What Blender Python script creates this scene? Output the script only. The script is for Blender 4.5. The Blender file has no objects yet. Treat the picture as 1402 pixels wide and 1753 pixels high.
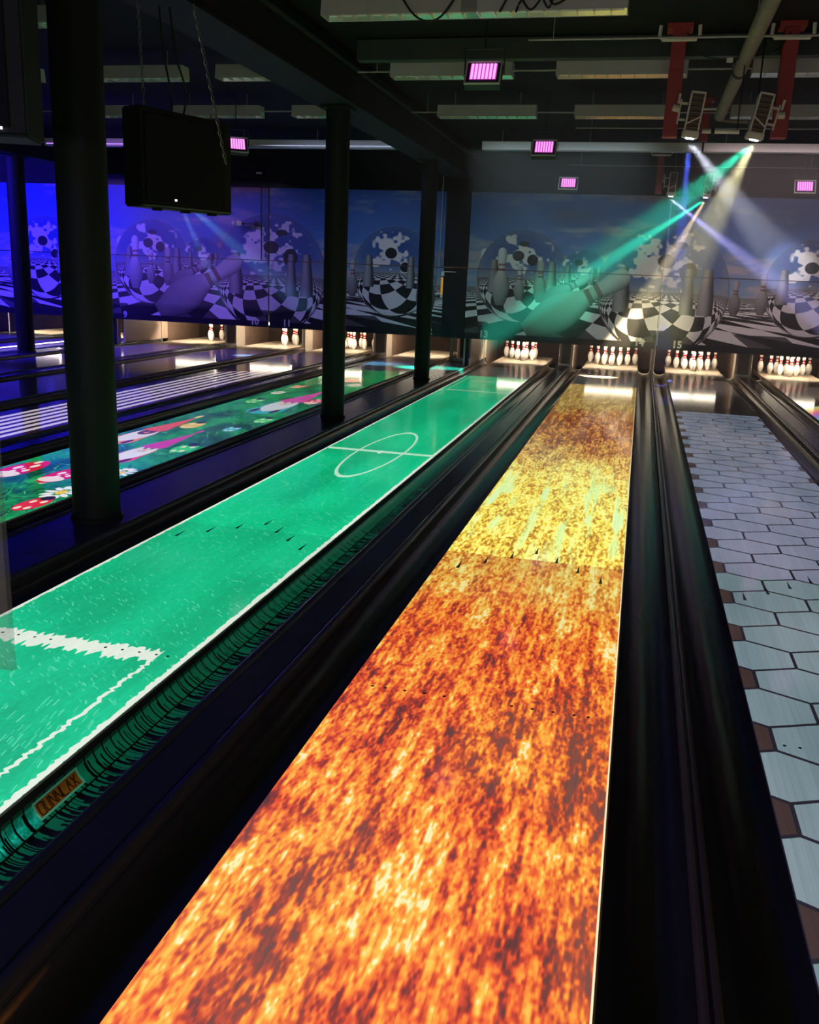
import bpy, bmesh, math, random
import numpy as np
from mathutils import Matrix, Vector
random.seed(7)
SC = bpy.context.scene
COL = SC.collection
PI = math.pi

# ---------------------------------------------------------------- camera
cam = bpy.data.cameras.new('camera')
cam.sensor_fit = 'HORIZONTAL'; cam.sensor_width = 36.0
cam.lens = 1575.9 / 1402 * 36.0
cam.clip_start = 0.05; cam.clip_end = 100
cam_o = bpy.data.objects.new('camera', cam); COL.objects.link(cam_o)
R = [[0.9700240881, 0.2397165229, 0.0398654876], [0.0973977989, -0.2332212273, -0.9675337083], [-0.222636334, 0.9424138138, -0.2495781767]]
CAM = Vector((0.47728770, -0.84550172, 1.62413838))
cam_o.matrix_world = Matrix(((R[0][0], -R[1][0], -R[2][0], CAM.x), (R[0][1], -R[1][1], -R[2][1], CAM.y), (R[0][2], -R[1][2], -R[2][2], CAM.z), (0, 0, 0, 1)))
SC.camera = cam_o

# ---------------------------------------------------------------- world, exposure, sampling quality
w = bpy.data.worlds.new('world'); SC.world = w; w.use_nodes = True
w.node_tree.nodes['Background'].inputs[0].default_value = (0, 0, 0, 1)
w.node_tree.nodes['Background'].inputs[1].default_value = 0.0
SC.view_settings.view_transform = 'Standard'
SC.view_settings.look = 'None'
SC.view_settings.exposure = 0.0
SC.view_settings.gamma = 1.0
SC.view_settings.use_curve_mapping = False
cy = SC.cycles
cy.use_denoising = True
cy.use_light_tree = True
cy.sample_clamp_indirect = 3.0
cy.max_bounces = 6; cy.diffuse_bounces = 3; cy.glossy_bounces = 4; cy.transmission_bounces = 6; cy.volume_bounces = 0
cy.transparent_max_bounces = 12
cy.caustics_reflective = False; cy.caustics_refractive = False
cy.use_adaptive_sampling = False

# ---------------------------------------------------------------- lamps of the room, and added fills
def aim(o, d):
    o.rotation_euler = Vector(d).to_track_quat('-Z', 'Y').to_euler()
def area(name, loc, d, sx, sy, e, col):
    l = bpy.data.lights.new(name, 'AREA'); l.shape = 'RECTANGLE'; l.size = sx; l.size_y = sy; l.energy = e; l.color = col
    o = bpy.data.objects.new(name, l); o.location = loc; aim(o, d); COL.objects.link(o); return o
area('added_fill_light', (0.5, -4.5, 0.9), (0, 1, 0.30), 7.0, 0.8, 95, (1.0, 0.9, 0.80))  # unseen fill added behind the camera to brighten fittings and far end
area('blue_flood_light', (-12.6, 11.0, 3.45), (0.0, 1, -0.42), 3.0, 0.3, 520, (0.035, 0.015, 1.0)).data.spread = math.radians(120)
for nm, x, e, c in (('violet_mural_fill', -8.0, 20, (0.42, 0.20, 1.0)), ('blue_mural_fill', -4.0, 8, (0.55, 0.62, 1.0)), ('pale_mural_fill', -0.9, 10, (0.72, 0.92, 1.0)), ('rose_mural_fill', 2.4, 18, (1.0, 0.76, 0.78))):  # unseen lamps added under the ceiling to brighten the printed panels
    area(nm, (x, 12.6, 3.70), (0.0, 1, -0.72), 2.4, 0.2, e, c).data.spread = math.radians(70)
area('blue_near_light', (-3.4, 0.6, 2.3), (0.8, 0.35, -0.8), 0.5, 0.3, 13, (0.05, 0.05, 1.0))

def spot(name, loc, to, half, e, col, blend=0.8, r=0.02):
    l = bpy.data.lights.new(name, 'SPOT'); l.energy = e; l.color = col; l.spot_size = 2 * math.radians(half); l.spot_blend = blend; l.shadow_soft_size = r
    o = bpy.data.objects.new(name, l); o.location = loc; aim(o, Vector(to) - Vector(loc)); COL.objects.link(o); return o
S1, S2, S3, S4 = (0.74, 8.0, 2.83), (1.27, 8.0, 2.82), (0.765, 15.5, 2.99), (1.31, 15.5, 2.98)
SL = (-7.9, 15.2, 2.85)
for loc, to, half, e, c in (
        (S1, (1.0, 13.6, 0.0), 2.8, 5000, (0.10, 0.17, 1.0)), (S1, (2.75, 15.9, 2.0), 3.2, 4200, (0.75, 0.8, 0.95)),
        (S2, (-0.95, 15.9, 1.25), 5.0, 3600, (0.02, 0.85, 0.50)), (S2, (0.75, 15.9, 0.95), 5.2, 3300, (0.85, 0.80, 0.42)),
        (S3, (0.93, 15.95, 0.45), 4.0, 2600, (0.12, 0.22, 1.0)), (S3, (2.95, 15.5, 1.45), 4.5, 22000, (0.42, 0.40, 1.0)),
        (S4, (-0.55, 15.5, 1.7), 4.6, 25000, (0.02, 0.85, 0.55)), (S4, (0.30, 15.87, 0.9), 5.8, 9500, (1.0, 0.78, 0.45)),
        (SL, (-6.0, 15.5, 1.35), 5.5, 2600, (0.15, 0.55, 1.0)), (SL, (-7.25, 15.5, 1.2), 5.0, 1600, (0.2, 0.5, 1.0))):
    spot('scanner_beam', loc, to, half, e, c)

# ---------------------------------------------------------------- materials
MAT = {}
def mat(name, col, rough=0.5, spec=0.5, metal=0.0, var=0.0, scale=6.0, bump=0.0, emit=None, es=1.0):
    """plain surface with a little procedural noise in colour and relief"""
    if name in MAT: return MAT[name]
    m = bpy.data.materials.new(name); m.use_nodes = True
    nt = m.node_tree; b = nt.nodes['Principled BSDF']
    b.inputs['Base Color'].default_value = (*col, 1); b.inputs['Roughness'].default_value = rough
    b.inputs['Specular IOR Level'].default_value = spec; b.inputs['Metallic'].default_value = metal
    if emit:
        b.inputs['Emission Color'].default_value = (*emit, 1); b.inputs['Emission Strength'].default_value = es
    if var or bump:
        tc = nt.nodes.new('ShaderNodeTexCoord'); n = nt.nodes.new('ShaderNodeTexNoise'); n.inputs['Scale'].default_value = scale; n.inputs['Detail'].default_value = 4
        nt.links.new(tc.outputs['Object'], n.inputs['Vector'])
        if var:
            mx = nt.nodes.new('ShaderNodeMix'); mx.data_type = 'RGBA'
            mx.inputs['A'].default_value = (*[c * (1 - var) for c in col], 1); mx.inputs['B'].default_value = (*[min(1, c * (1 + var)) for c in col], 1)
            nt.links.new(n.outputs['Fac'], mx.inputs['Factor']); nt.links.new(mx.outputs['Result'], b.inputs['Base Color'])
        if bump:
            bp = nt.nodes.new('ShaderNodeBump'); bp.inputs['Strength'].default_value = bump; bp.inputs['Distance'].default_value = 0.01
            nt.links.new(n.outputs['Fac'], bp.inputs['Height']); nt.links.new(bp.outputs['Normal'], b.inputs['Normal'])
    MAT[name] = m; return m
BLACKWALL = mat('black_paint', (0.012, 0.012, 0.013), 0.8, 0.2, var=0.3, scale=2)
CEIL = mat('black_ceiling', (0.010, 0.011, 0.011), 0.85, 0.15, var=0.3, scale=3)
FLOOR = mat('dark_floor', (0.02, 0.02, 0.02), 0.7, 0.3, var=0.3, scale=4)
APPROACH = mat('approach_wood', (0.30, 0.2, 0.12), 0.25, 0.5, var=0.2, scale=5)
GUTTER = mat('gutter_plastic', (0.065, 0.063, 0.060), 0.24, 0.4, var=0.25, scale=3)
CAP = mat('capping_plastic', (0.075, 0.075, 0.082), 0.24, 0.5, var=0.2, scale=4)
RIB = mat('rib_plastic', (0.18, 0.135, 0.125), 0.32, 0.4, var=0.2, scale=4)
PILLAR = mat('pillar_paint', (0.014, 0.016, 0.014), 0.6, 0.2, var=0.25, scale=5, bump=0.05)
BEAMM = mat('beam_paint', (0.010, 0.012, 0.011), 0.7, 0.2, var=0.3, scale=4, bump=0.1)
FIXT = mat('fixture_enamel', (0.52, 0.52, 0.50), 0.4, 0.4, var=0.06, scale=3)
LOUVRE = mat('louvre_metal', (0.62, 0.62, 0.58), 0.22, 0.5, metal=0.5, var=0.05, scale=9)
TUBE = mat('unlit_tube', (0.7, 0.7, 0.68), 0.3)
WIRE = mat('grey_conduit', (0.32, 0.31, 0.29), 0.4, 0.5, var=0.1, scale=8)
BLACKBOX = mat('speaker_black', (0.012, 0.013, 0.012), 0.6, 0.3, var=0.3, scale=30, bump=0.05)
GRILLE = mat('speaker_grille', (0.008, 0.008, 0.008), 0.75, 0.2, var=0.3, scale=60)
CHAIN = mat('chain_steel', (0.28, 0.26, 0.22), 0.4, 0.5, metal=0.6, var=0.2, scale=40)
CABLE = mat('black_cable', (0.01, 0.01, 0.01), 0.6, 0.3, var=0.2, scale=30)
REDPOST = mat('red_post', (0.30, 0.035, 0.035), 0.5, 0.4, var=0.15, scale=6)
LAG = mat('pipe_lagging', (0.22, 0.19, 0.15), 0.8, 0.2, var=0.35, scale=14, bump=0.4)
SCANW = mat('scanner_white', (0.58, 0.50, 0.44), 0.45, 0.4, var=0.1, scale=9)
SCANB = mat('scanner_vent', (0.09, 0.06, 0.045), 0.6, 0.3, var=0.2, scale=20)
LENS = mat('scanner_lens', (0.9, 0.95, 1.0), 0.2, emit=(0.85, 0.95, 1.0), es=14)
LEDM = mat('uv_led', (0.5, 0.1, 0.5), 0.4, emit=(1.0, 0.36, 0.95), es=1.35)
LEDG = mat('uv_led_gap', (0.25, 0.05, 0.25), 0.4, emit=(0.75, 0.06, 0.62), es=0.6)
FLOODH = mat('flood_housing', (0.5, 0.5, 0.47), 0.45, 0.4, var=0.1, scale=8)
STRIPM = mat('strip_grey', (0.10, 0.11, 0.10), 0.5, 0.4, var=0.1, scale=9)
FLOODB = mat('flood_black', (0.015, 0.015, 0.016), 0.5, 0.4, var=0.2, scale=8)
PINW = mat('pin_white', (0.80, 0.77, 0.70), 0.2, 0.5, var=0.03, scale=12)
PINR = mat('pin_red', (0.45, 0.02, 0.03), 0.25, 0.5, var=0.1, scale=12)
KICK = mat('kickback_brown', (0.16, 0.11, 0.085), 0.5, 0.4, var=0.25, scale=4)
KICKP = mat('kickback_pale', (0.55, 0.42, 0.33), 0.45, 0.4, var=0.1, scale=5)
KICKG = mat('board_grey', (0.22, 0.19, 0.16), 0.5, 0.4, var=0.2, scale=5)
POST = mat('pale_post', (0.42, 0.37, 0.31), 0.45, 0.4, var=0.1, scale=6)
RIM = mat('rim_white', (0.66, 0.62, 0.55), 0.4, 0.4, var=0.08, scale=9)
CURT = mat('pit_curtain', (0.045, 0.032, 0.028), 0.8, 0.2, var=0.4, scale=3)
TUBEON = mat('pin_tube', (1, 1, 1), 0.4, emit=(1.0, 0.80, 0.58), es=230)
DIFF = mat('lamp_diffuser', (1, 1, 1), 0.4, emit=(1.0, 0.86, 0.66), es=9)
DECK = mat('pin_deck_board', (0.62, 0.52, 0.40), 0.16, 0.5, var=0.08, scale=6)
ARROW = mat('dark_marker', (0.012, 0.014, 0.02), 0.25, 0.5, var=0.2, scale=30)
PRINTG = mat('number_grey', (0.42, 0.42, 0.40), 0.6, 0.3, var=0.05, scale=20)
LEDSTRIP = mat('white_led_strip', (1, 1, 1), 0.4, emit=(0.75, 0.6, 1.0), es=5)
AMBER = mat('amber_strip', (0.5, 0.25, 0.02), 0.4, emit=(1.0, 0.5, 0.05), es=0.35)
DOT = mat('white_led_dot', (1, 1, 1), 0.4, emit=(1, 1, 1), es=1.6)
CAMW = mat('camera_white', (0.75, 0.72, 0.65), 0.4, 0.4, var=0.05, scale=20)
STEEL = mat('stand_steel', (0.4, 0.4, 0.42), 0.35, 0.5, metal=0.7, var=0.1, scale=10)

def lane_mat():
    m = bpy.data.materials.new('lane_maple'); m.use_nodes = True; nt = m.node_tree; b = nt.nodes['Principled BSDF']
    oi = nt.nodes.new('ShaderNodeObjectInfo'); tc = nt.nodes.new('ShaderNodeTexCoord')
    mp = nt.nodes.new('ShaderNodeMapping'); mp.inputs['Scale'].default_value = (60, 1.2, 1)
    n = nt.nodes.new('ShaderNodeTexNoise'); n.inputs['Scale'].default_value = 1.0; n.inputs['Detail'].default_value = 3; n.noise_dimensions = '4D'
    nt.links.new(tc.outputs['Object'], mp.inputs['Vector']); nt.links.new(mp.outputs['Vector'], n.inputs['Vector'])
    ml = nt.nodes.new('ShaderNodeMath'); ml.operation = 'MULTIPLY'; ml.inputs[1].default_value = 40; nt.links.new(oi.outputs['Random'], ml.inputs[0]); nt.links.new(ml.outputs[0], n.inputs['W'])
    ad = nt.nodes.new('ShaderNodeMath'); ad.operation = 'MULTIPLY_ADD'; ad.inputs[1].default_value = 0.5; nt.links.new(oi.outputs['Random'], ad.inputs[0]); nt.links.new(n.outputs['Fac'], ad.inputs[2])
    mx = nt.nodes.new('ShaderNodeMix'); mx.data_type = 'RGBA'; mx.inputs['A'].default_value = (0.57, 0.54, 0.49, 1); mx.inputs['B'].default_value = (0.66, 0.62, 0.56, 1)
    nt.links.new(ad.outputs[0], mx.inputs['Factor']); nt.links.new(mx.outputs['Result'], b.inputs['Base Color'])
    b.inputs['Roughness'].default_value = 0.09; b.inputs['Specular IOR Level'].default_value = 0.5
    return m
LANE = lane_mat()

def glass_mat():
    m = bpy.data.materials.new('clear_acrylic'); m.use_nodes = True; nt = m.node_tree
    out = nt.nodes['Material Output']; nt.nodes.remove(nt.nodes['Principled BSDF'])
    t = nt.nodes.new('ShaderNodeBsdfTransparent'); t.inputs[0].default_value = (0.90, 0.92, 0.92, 1)
    d = nt.nodes.new('ShaderNodeBsdfDiffuse'); d.inputs[0].default_value = (0.6, 0.6, 0.62, 1)
    g = nt.nodes.new('ShaderNodeBsdfGlossy'); g.inputs['Roughness'].default_value = 0.08
    n = nt.nodes.new('ShaderNodeTexNoise'); n.inputs['Scale'].default_value = 9
    m1 = nt.nodes.new('ShaderNodeMixShader'); m2 = nt.nodes.new('ShaderNodeMixShader'); m2.inputs[0].default_value = 0.06
    mr = nt.nodes.new('ShaderNodeMapRange'); mr.inputs['To Min'].default_value = 0.03; mr.inputs['To Max'].default_value = 0.16
    nt.links.new(n.outputs['Fac'], mr.inputs['Value']); nt.links.new(mr.outputs['Result'], m1.inputs[0])
    nt.links.new(t.outputs[0], m1.inputs[1]); nt.links.new(d.outputs[0], m1.inputs[2]); nt.links.new(m1.outputs[0], m2.inputs[1]); nt.links.new(g.outputs[0], m2.inputs[2]); nt.links.new(m2.outputs[0], out.inputs['Surface'])
    return m
GLASS = glass_mat()

def haze_mat(name, dens):
    m = bpy.data.materials.new(name); m.use_nodes = True; nt = m.node_tree
    out = nt.nodes['Material Output']; nt.nodes.remove(nt.nodes['Principled BSDF'])
    v = nt.nodes.new('ShaderNodeVolumeScatter'); v.inputs['Density'].default_value = dens; v.inputs['Anisotropy'].default_value = -0.2; v.inputs['Color'].default_value = (1, 1, 1, 1)
    nt.links.new(v.outputs[0], out.inputs['Volume'])
    return m

# ---------------------------------------------------------------- mesh helpers
class MB:
    def __init__(s): s.v = []; s.f = []; s.m = []
    def add(s, vs, fs, mi=0):
        k = len(s.v); s.v += [tuple(v) for v in vs]; s.f += [tuple(i + k for i in f) for f in fs]; s.m += [mi] * len(fs); return s
    def box(s, c, d, rot=None, mi=0):
        x, y, z = d[0] / 2, d[1] / 2, d[2] / 2
        vs = [Vector((a * x, b * y, e * z)) for a in (-1, 1) for b in (-1, 1) for e in (-1, 1)]
        if rot is not None: vs = [rot @ v for v in vs]
        return s.add([v + Vector(c) for v in vs], [(0, 1, 3, 2), (4, 6, 7, 5), (0, 4, 5, 1), (2, 3, 7, 6), (0, 2, 6, 4), (1, 5, 7, 3)], mi)
    def tube(s, pts, r, n=8, cap=True, mi=0):
        pts = [Vector(p) for p in pts]; rings = []
        for i, p in enumerate(pts):
            t = (pts[min(i + 1, len(pts) - 1)] - pts[max(i - 1, 0)]).normalized()
            u = t.cross(Vector((0, 0, 1)) if abs(t.z) < 0.9 else Vector((1, 0, 0))).normalized(); q = t.cross(u)
            rr = r[i] if isinstance(r, (list, tuple)) else r
            rings.append([p + rr * (math.cos(2 * PI * k / n) * u + math.sin(2 * PI * k / n) * q) for k in range(n)])
        vs = [v for g in rings for v in g]; fs = []
        for i in range(len(pts) - 1):
            for k in range(n): fs.append((i * n + k, i * n + (k + 1) % n, (i + 1) * n + (k + 1) % n, (i + 1) * n + k))
        if cap: fs += [tuple(range(n))[::-1], tuple((len(pts) - 1) * n + k for k in range(n))]
        return s.add(vs, fs, mi)
    def lathe(s, prof, n=24, c=(0, 0, 0), mis=None):
        vs = []; fs = []
        for (r, z) in prof: vs += [(c[0] + r * math.cos(2 * PI * k / n), c[1] + r * math.sin(2 * PI * k / n), c[2] + z) for k in range(n)]
        k0 = len(s.v); s.v += vs
        for i in range(len(prof) - 1):
            for k in range(n):
                s.f.append((k0 + i * n + k, k0 + i * n + (k + 1) % n, k0 + (i + 1) * n + (k + 1) % n, k0 + (i + 1) * n + k)); s.m.append(mis[i] if mis else 0)
        s.f += [tuple(k0 + k for k in range(n))[::-1], tuple(k0 + (len(prof) - 1) * n + k for k in range(n))]; s.m += [0, 0]
        return s
    def prism(s, prof, y0, y1, closed=True, mi=0):      # profile in x,z swept along y
        n = len(prof); vs = [(x, y0, z) for x, z in prof] + [(x, y1, z) for x, z in prof]
        fs = [(i, i + 1, n + i + 1, n + i) for i in range(n - 1)]
        if closed: fs += [(n - 1, 0, n, 2 * n - 1), tuple(range(n))[::-1], tuple(range(n, 2 * n))]
        return s.add(vs, fs, mi)
    def mesh(s, name, mats, smooth=False, bevel=0.0):
        me = bpy.data.meshes.new(name); me.from_pydata(s.v, [], s.f)
        for m in (mats if isinstance(mats, (list, tuple)) else [mats]): me.materials.append(m)
        me.polygons.foreach_set('material_index', s.m)
        bm = bmesh.new(); bm.from_mesh(me); bmesh.ops.recalc_face_normals(bm, faces=bm.faces)
        if bevel: bmesh.ops.bevel(bm, geom=bm.edges[:] + bm.verts[:], offset=bevel, segments=2, affect='EDGES', clamp_overlap=True)
        bm.to_mesh(me); bm.free()
        if smooth:
            me.polygons.foreach_set('use_smooth', [True] * len(me.polygons)); me.set_sharp_from_angle(angle=math.radians(40))
        me.update(); return me

def link(name, me, parent=None):
    o = bpy.data.objects.new(name, me); COL.objects.link(o)
    if parent is not None:
        o.parent = parent
    return o
def part(name, mb, m, parent, smooth=False, bevel=0.0):
    """part given in WORLD coordinates under a thing (thing roots are only translated)"""
    top = parent; off = Vector((0, 0, 0))
    while top is not None: off += top.location; top = top.parent
    mb.v = [tuple(Vector(v) - off) for v in mb.v]
    return link(name, mb.mesh(name, m, smooth, bevel), parent)
def lpart(name, mb, m, parent, smooth=False, bevel=0.0):
    """part given in the thing's own coordinates"""
    return link(name, mb.mesh(name, m, smooth, bevel), parent)
def tag(o, label, cat, group=None, kind=None):
    o['label'] = label; o['category'] = cat
    if group: o['group'] = group
    if kind: o['kind'] = kind
    return o
def thing(name, label, cat, loc=(0, 0, 0), group=None):
    o = bpy.data.objects.new(name, None); COL.objects.link(o); o.empty_display_size = 0.1; o.location = loc
    return tag(o, label, cat, group)
def single(name, mb, m, label, cat, loc=(0, 0, 0), group=None, smooth=False, bevel=0.0, kind=None):
    mb.v = [tuple(Vector(v) - Vector(loc)) for v in mb.v]
    o = link(name, mb.mesh(name, m, smooth, bevel)); o.location = loc
    return tag(o, label, cat, group, kind)
def structure(name, mb, m):
    o = link(name, mb.mesh(name, m)); o['kind'] = 'structure'; return o
def dup(root, loc, label=None, group=None):
    r = root.copy(); COL.objects.link(r); r.location = loc
    if label: r['label'] = label
    if group: r['group'] = group
    for ch in list(root.children):
        c = ch.copy(); COL.objects.link(c); c.parent = r
        for g in list(ch.children):
            d = g.copy(); COL.objects.link(d); d.parent = c
    return r

# ---------------------------------------------------------------- lanes' plan
LW = 1.0541; HW = LW / 2; GW = 0.235
LX = {7: -12.87, 8: -11.07, 9: -9.00, 10: -7.222, 11: -5.643, 12: -3.85, 13: -1.778, 14: 0.0, 15: 1.5786, 16: 3.385}
DESC = {7: 'the far left lane behind the last blue pillar', 8: 'the lane beside the far blue pillar', 9: 'the second blue lit lane', 10: 'the dark lane beyond the striped lane', 11: 'the striped lane', 12: 'the gnome picture lane', 13: 'the green pitch lane', 14: 'the fire lane', 15: 'the hexagon lane', 16: 'the rainbow lane at right'}
YM = 16.0            # plane of the masking panels
ZM0, ZM1, ZM2 = 0.53, 1.77, 3.08

# ---------------------------------------------------------------- images made here: noise and drawing helpers
def srgb(c): return np.array(c, dtype=np.float32) / 255.0
def noise(H, W_, cy_, cx_, seed):
    rs = np.random.RandomState(seed); cy_ = max(1, cy_); cx_ = max(1, cx_)
    G = rs.rand(cy_ + 2, cx_ + 2).astype(np.float32)
    y = np.linspace(0, cy_, H, endpoint=False); x = np.linspace(0, cx_, W_, endpoint=False)
    iy = y.astype(int); fy = (y - iy).astype(np.float32); fy = fy * fy * (3 - 2 * fy)
    ix = x.astype(int); fx = (x - ix).astype(np.float32); fx = fx * fx * (3 - 2 * fx)
    A = G[iy] * (1 - fy)[:, None] + G[iy + 1] * fy[:, None]
    return A[:, ix] * (1 - fx)[None, :] + A[:, ix + 1] * fx[None, :]
def ramp(t, stops):
    xs = [s[0] for s in stops]; cs = np.array([s[1] for s in stops], dtype=np.float32) / 255.0
    return np.stack([np.interp(t, xs, cs[:, k]) for k in range(3)], -1).astype(np.float32)
def image(name, a):
    H, W_ = a.shape[:2]
    im = bpy.data.images.new(name, W_, H, alpha=False, float_buffer=False)
    px = np.ones((H, W_, 4), dtype=np.float32); px[..., :3] = np.clip(a, 0, 1)
    im.pixels.foreach_set(px.ravel()); im.update(); im.pack(); return im
def inpoly(X, Y, pts):
    r = np.zeros(X.shape, bool); n = len(pts)
    for i in range(n):
        x0, y0 = pts[i]; x1, y1 = pts[(i + 1) % n]
        if y0 == y1: continue
        c = ((y0 > Y) != (y1 > Y)) & (X < (x1 - x0) * (Y - y0) / (y1 - y0) + x0); r ^= c
    return r
class Canvas:
    """drawing surface in lane metres: row 0 is y0"""
    def __init__(s, x0, x1, y0, y1, rx, ry, col=(0, 0, 0)):
        s.x0, s.x1, s.y0, s.y1 = x0, x1, y0, y1; s.W = int((x1 - x0) / rx); s.H = int((y1 - y0) / ry); s.rx = rx; s.ry = ry
        s.a = np.zeros((s.H, s.W, 3), np.float32) + srgb(col)
        s.x = (x0 + (np.arange(s.W) + .5) * rx).astype(np.float32); s.y = (y0 + (np.arange(s.H) + .5) * ry).astype(np.float32)
    def win(s, xa, xb, ya, yb):
        i0 = max(0, int((xa - s.x0) / s.rx) - 1); i1 = min(s.W, int((xb - s.x0) / s.rx) + 2); j0 = max(0, int((ya - s.y0) / s.ry) - 1); j1 = min(s.H, int((yb - s.y0) / s.ry) + 2)
        return i0, i1, j0, j1
    def poly(s, pts, col):
        xs = [p[0] for p in pts]; ys = [p[1] for p in pts]; i0, i1, j0, j1 = s.win(min(xs), max(xs), min(ys), max(ys))
        if i1 <= i0 or j1 <= j0: return
        X, Y = np.meshgrid(s.x[i0:i1], s.y[j0:j1]); s.a[j0:j1, i0:i1][inpoly(X, Y, pts)] = srgb(col)
    def ell(s, cx, cy_, rx, ry, col, ring=None, rot=0.0):
        m = max(rx, ry) if rot else 0; i0, i1, j0, j1 = s.win(cx - max(rx, m), cx + max(rx, m), cy_ - max(ry, m), cy_ + max(ry, m))
        if i1 <= i0 or j1 <= j0: return
        X, Y = np.meshgrid(s.x[i0:i1] - cx, s.y[j0:j1] - cy_)
        if rot: X, Y = X * math.cos(rot) + Y * math.sin(rot), -X * math.sin(rot) + Y * math.cos(rot)
        d = (X / rx) ** 2 + (Y / ry) ** 2; k = d < 1
        if ring: k &= ((X / (rx - ring[0])) ** 2 + (Y / (ry - ring[1])) ** 2) > 1
        s.a[j0:j1, i0:i1][k] = srgb(col)
    def line(s, p, q, wx, col):
        d = np.array([q[0] - p[0], q[1] - p[1]]); L = np.hypot(*d) + 1e-9; n = np.array([-d[1], d[0]]) / L * wx / 2
        s.poly([(p[0] + n[0], p[1] + n[1]), (q[0] + n[0], q[1] + n[1]), (q[0] - n[0], q[1] - n[1]), (p[0] - n[0], p[1] - n[1])], col)
rnd = random.Random(3)

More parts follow.
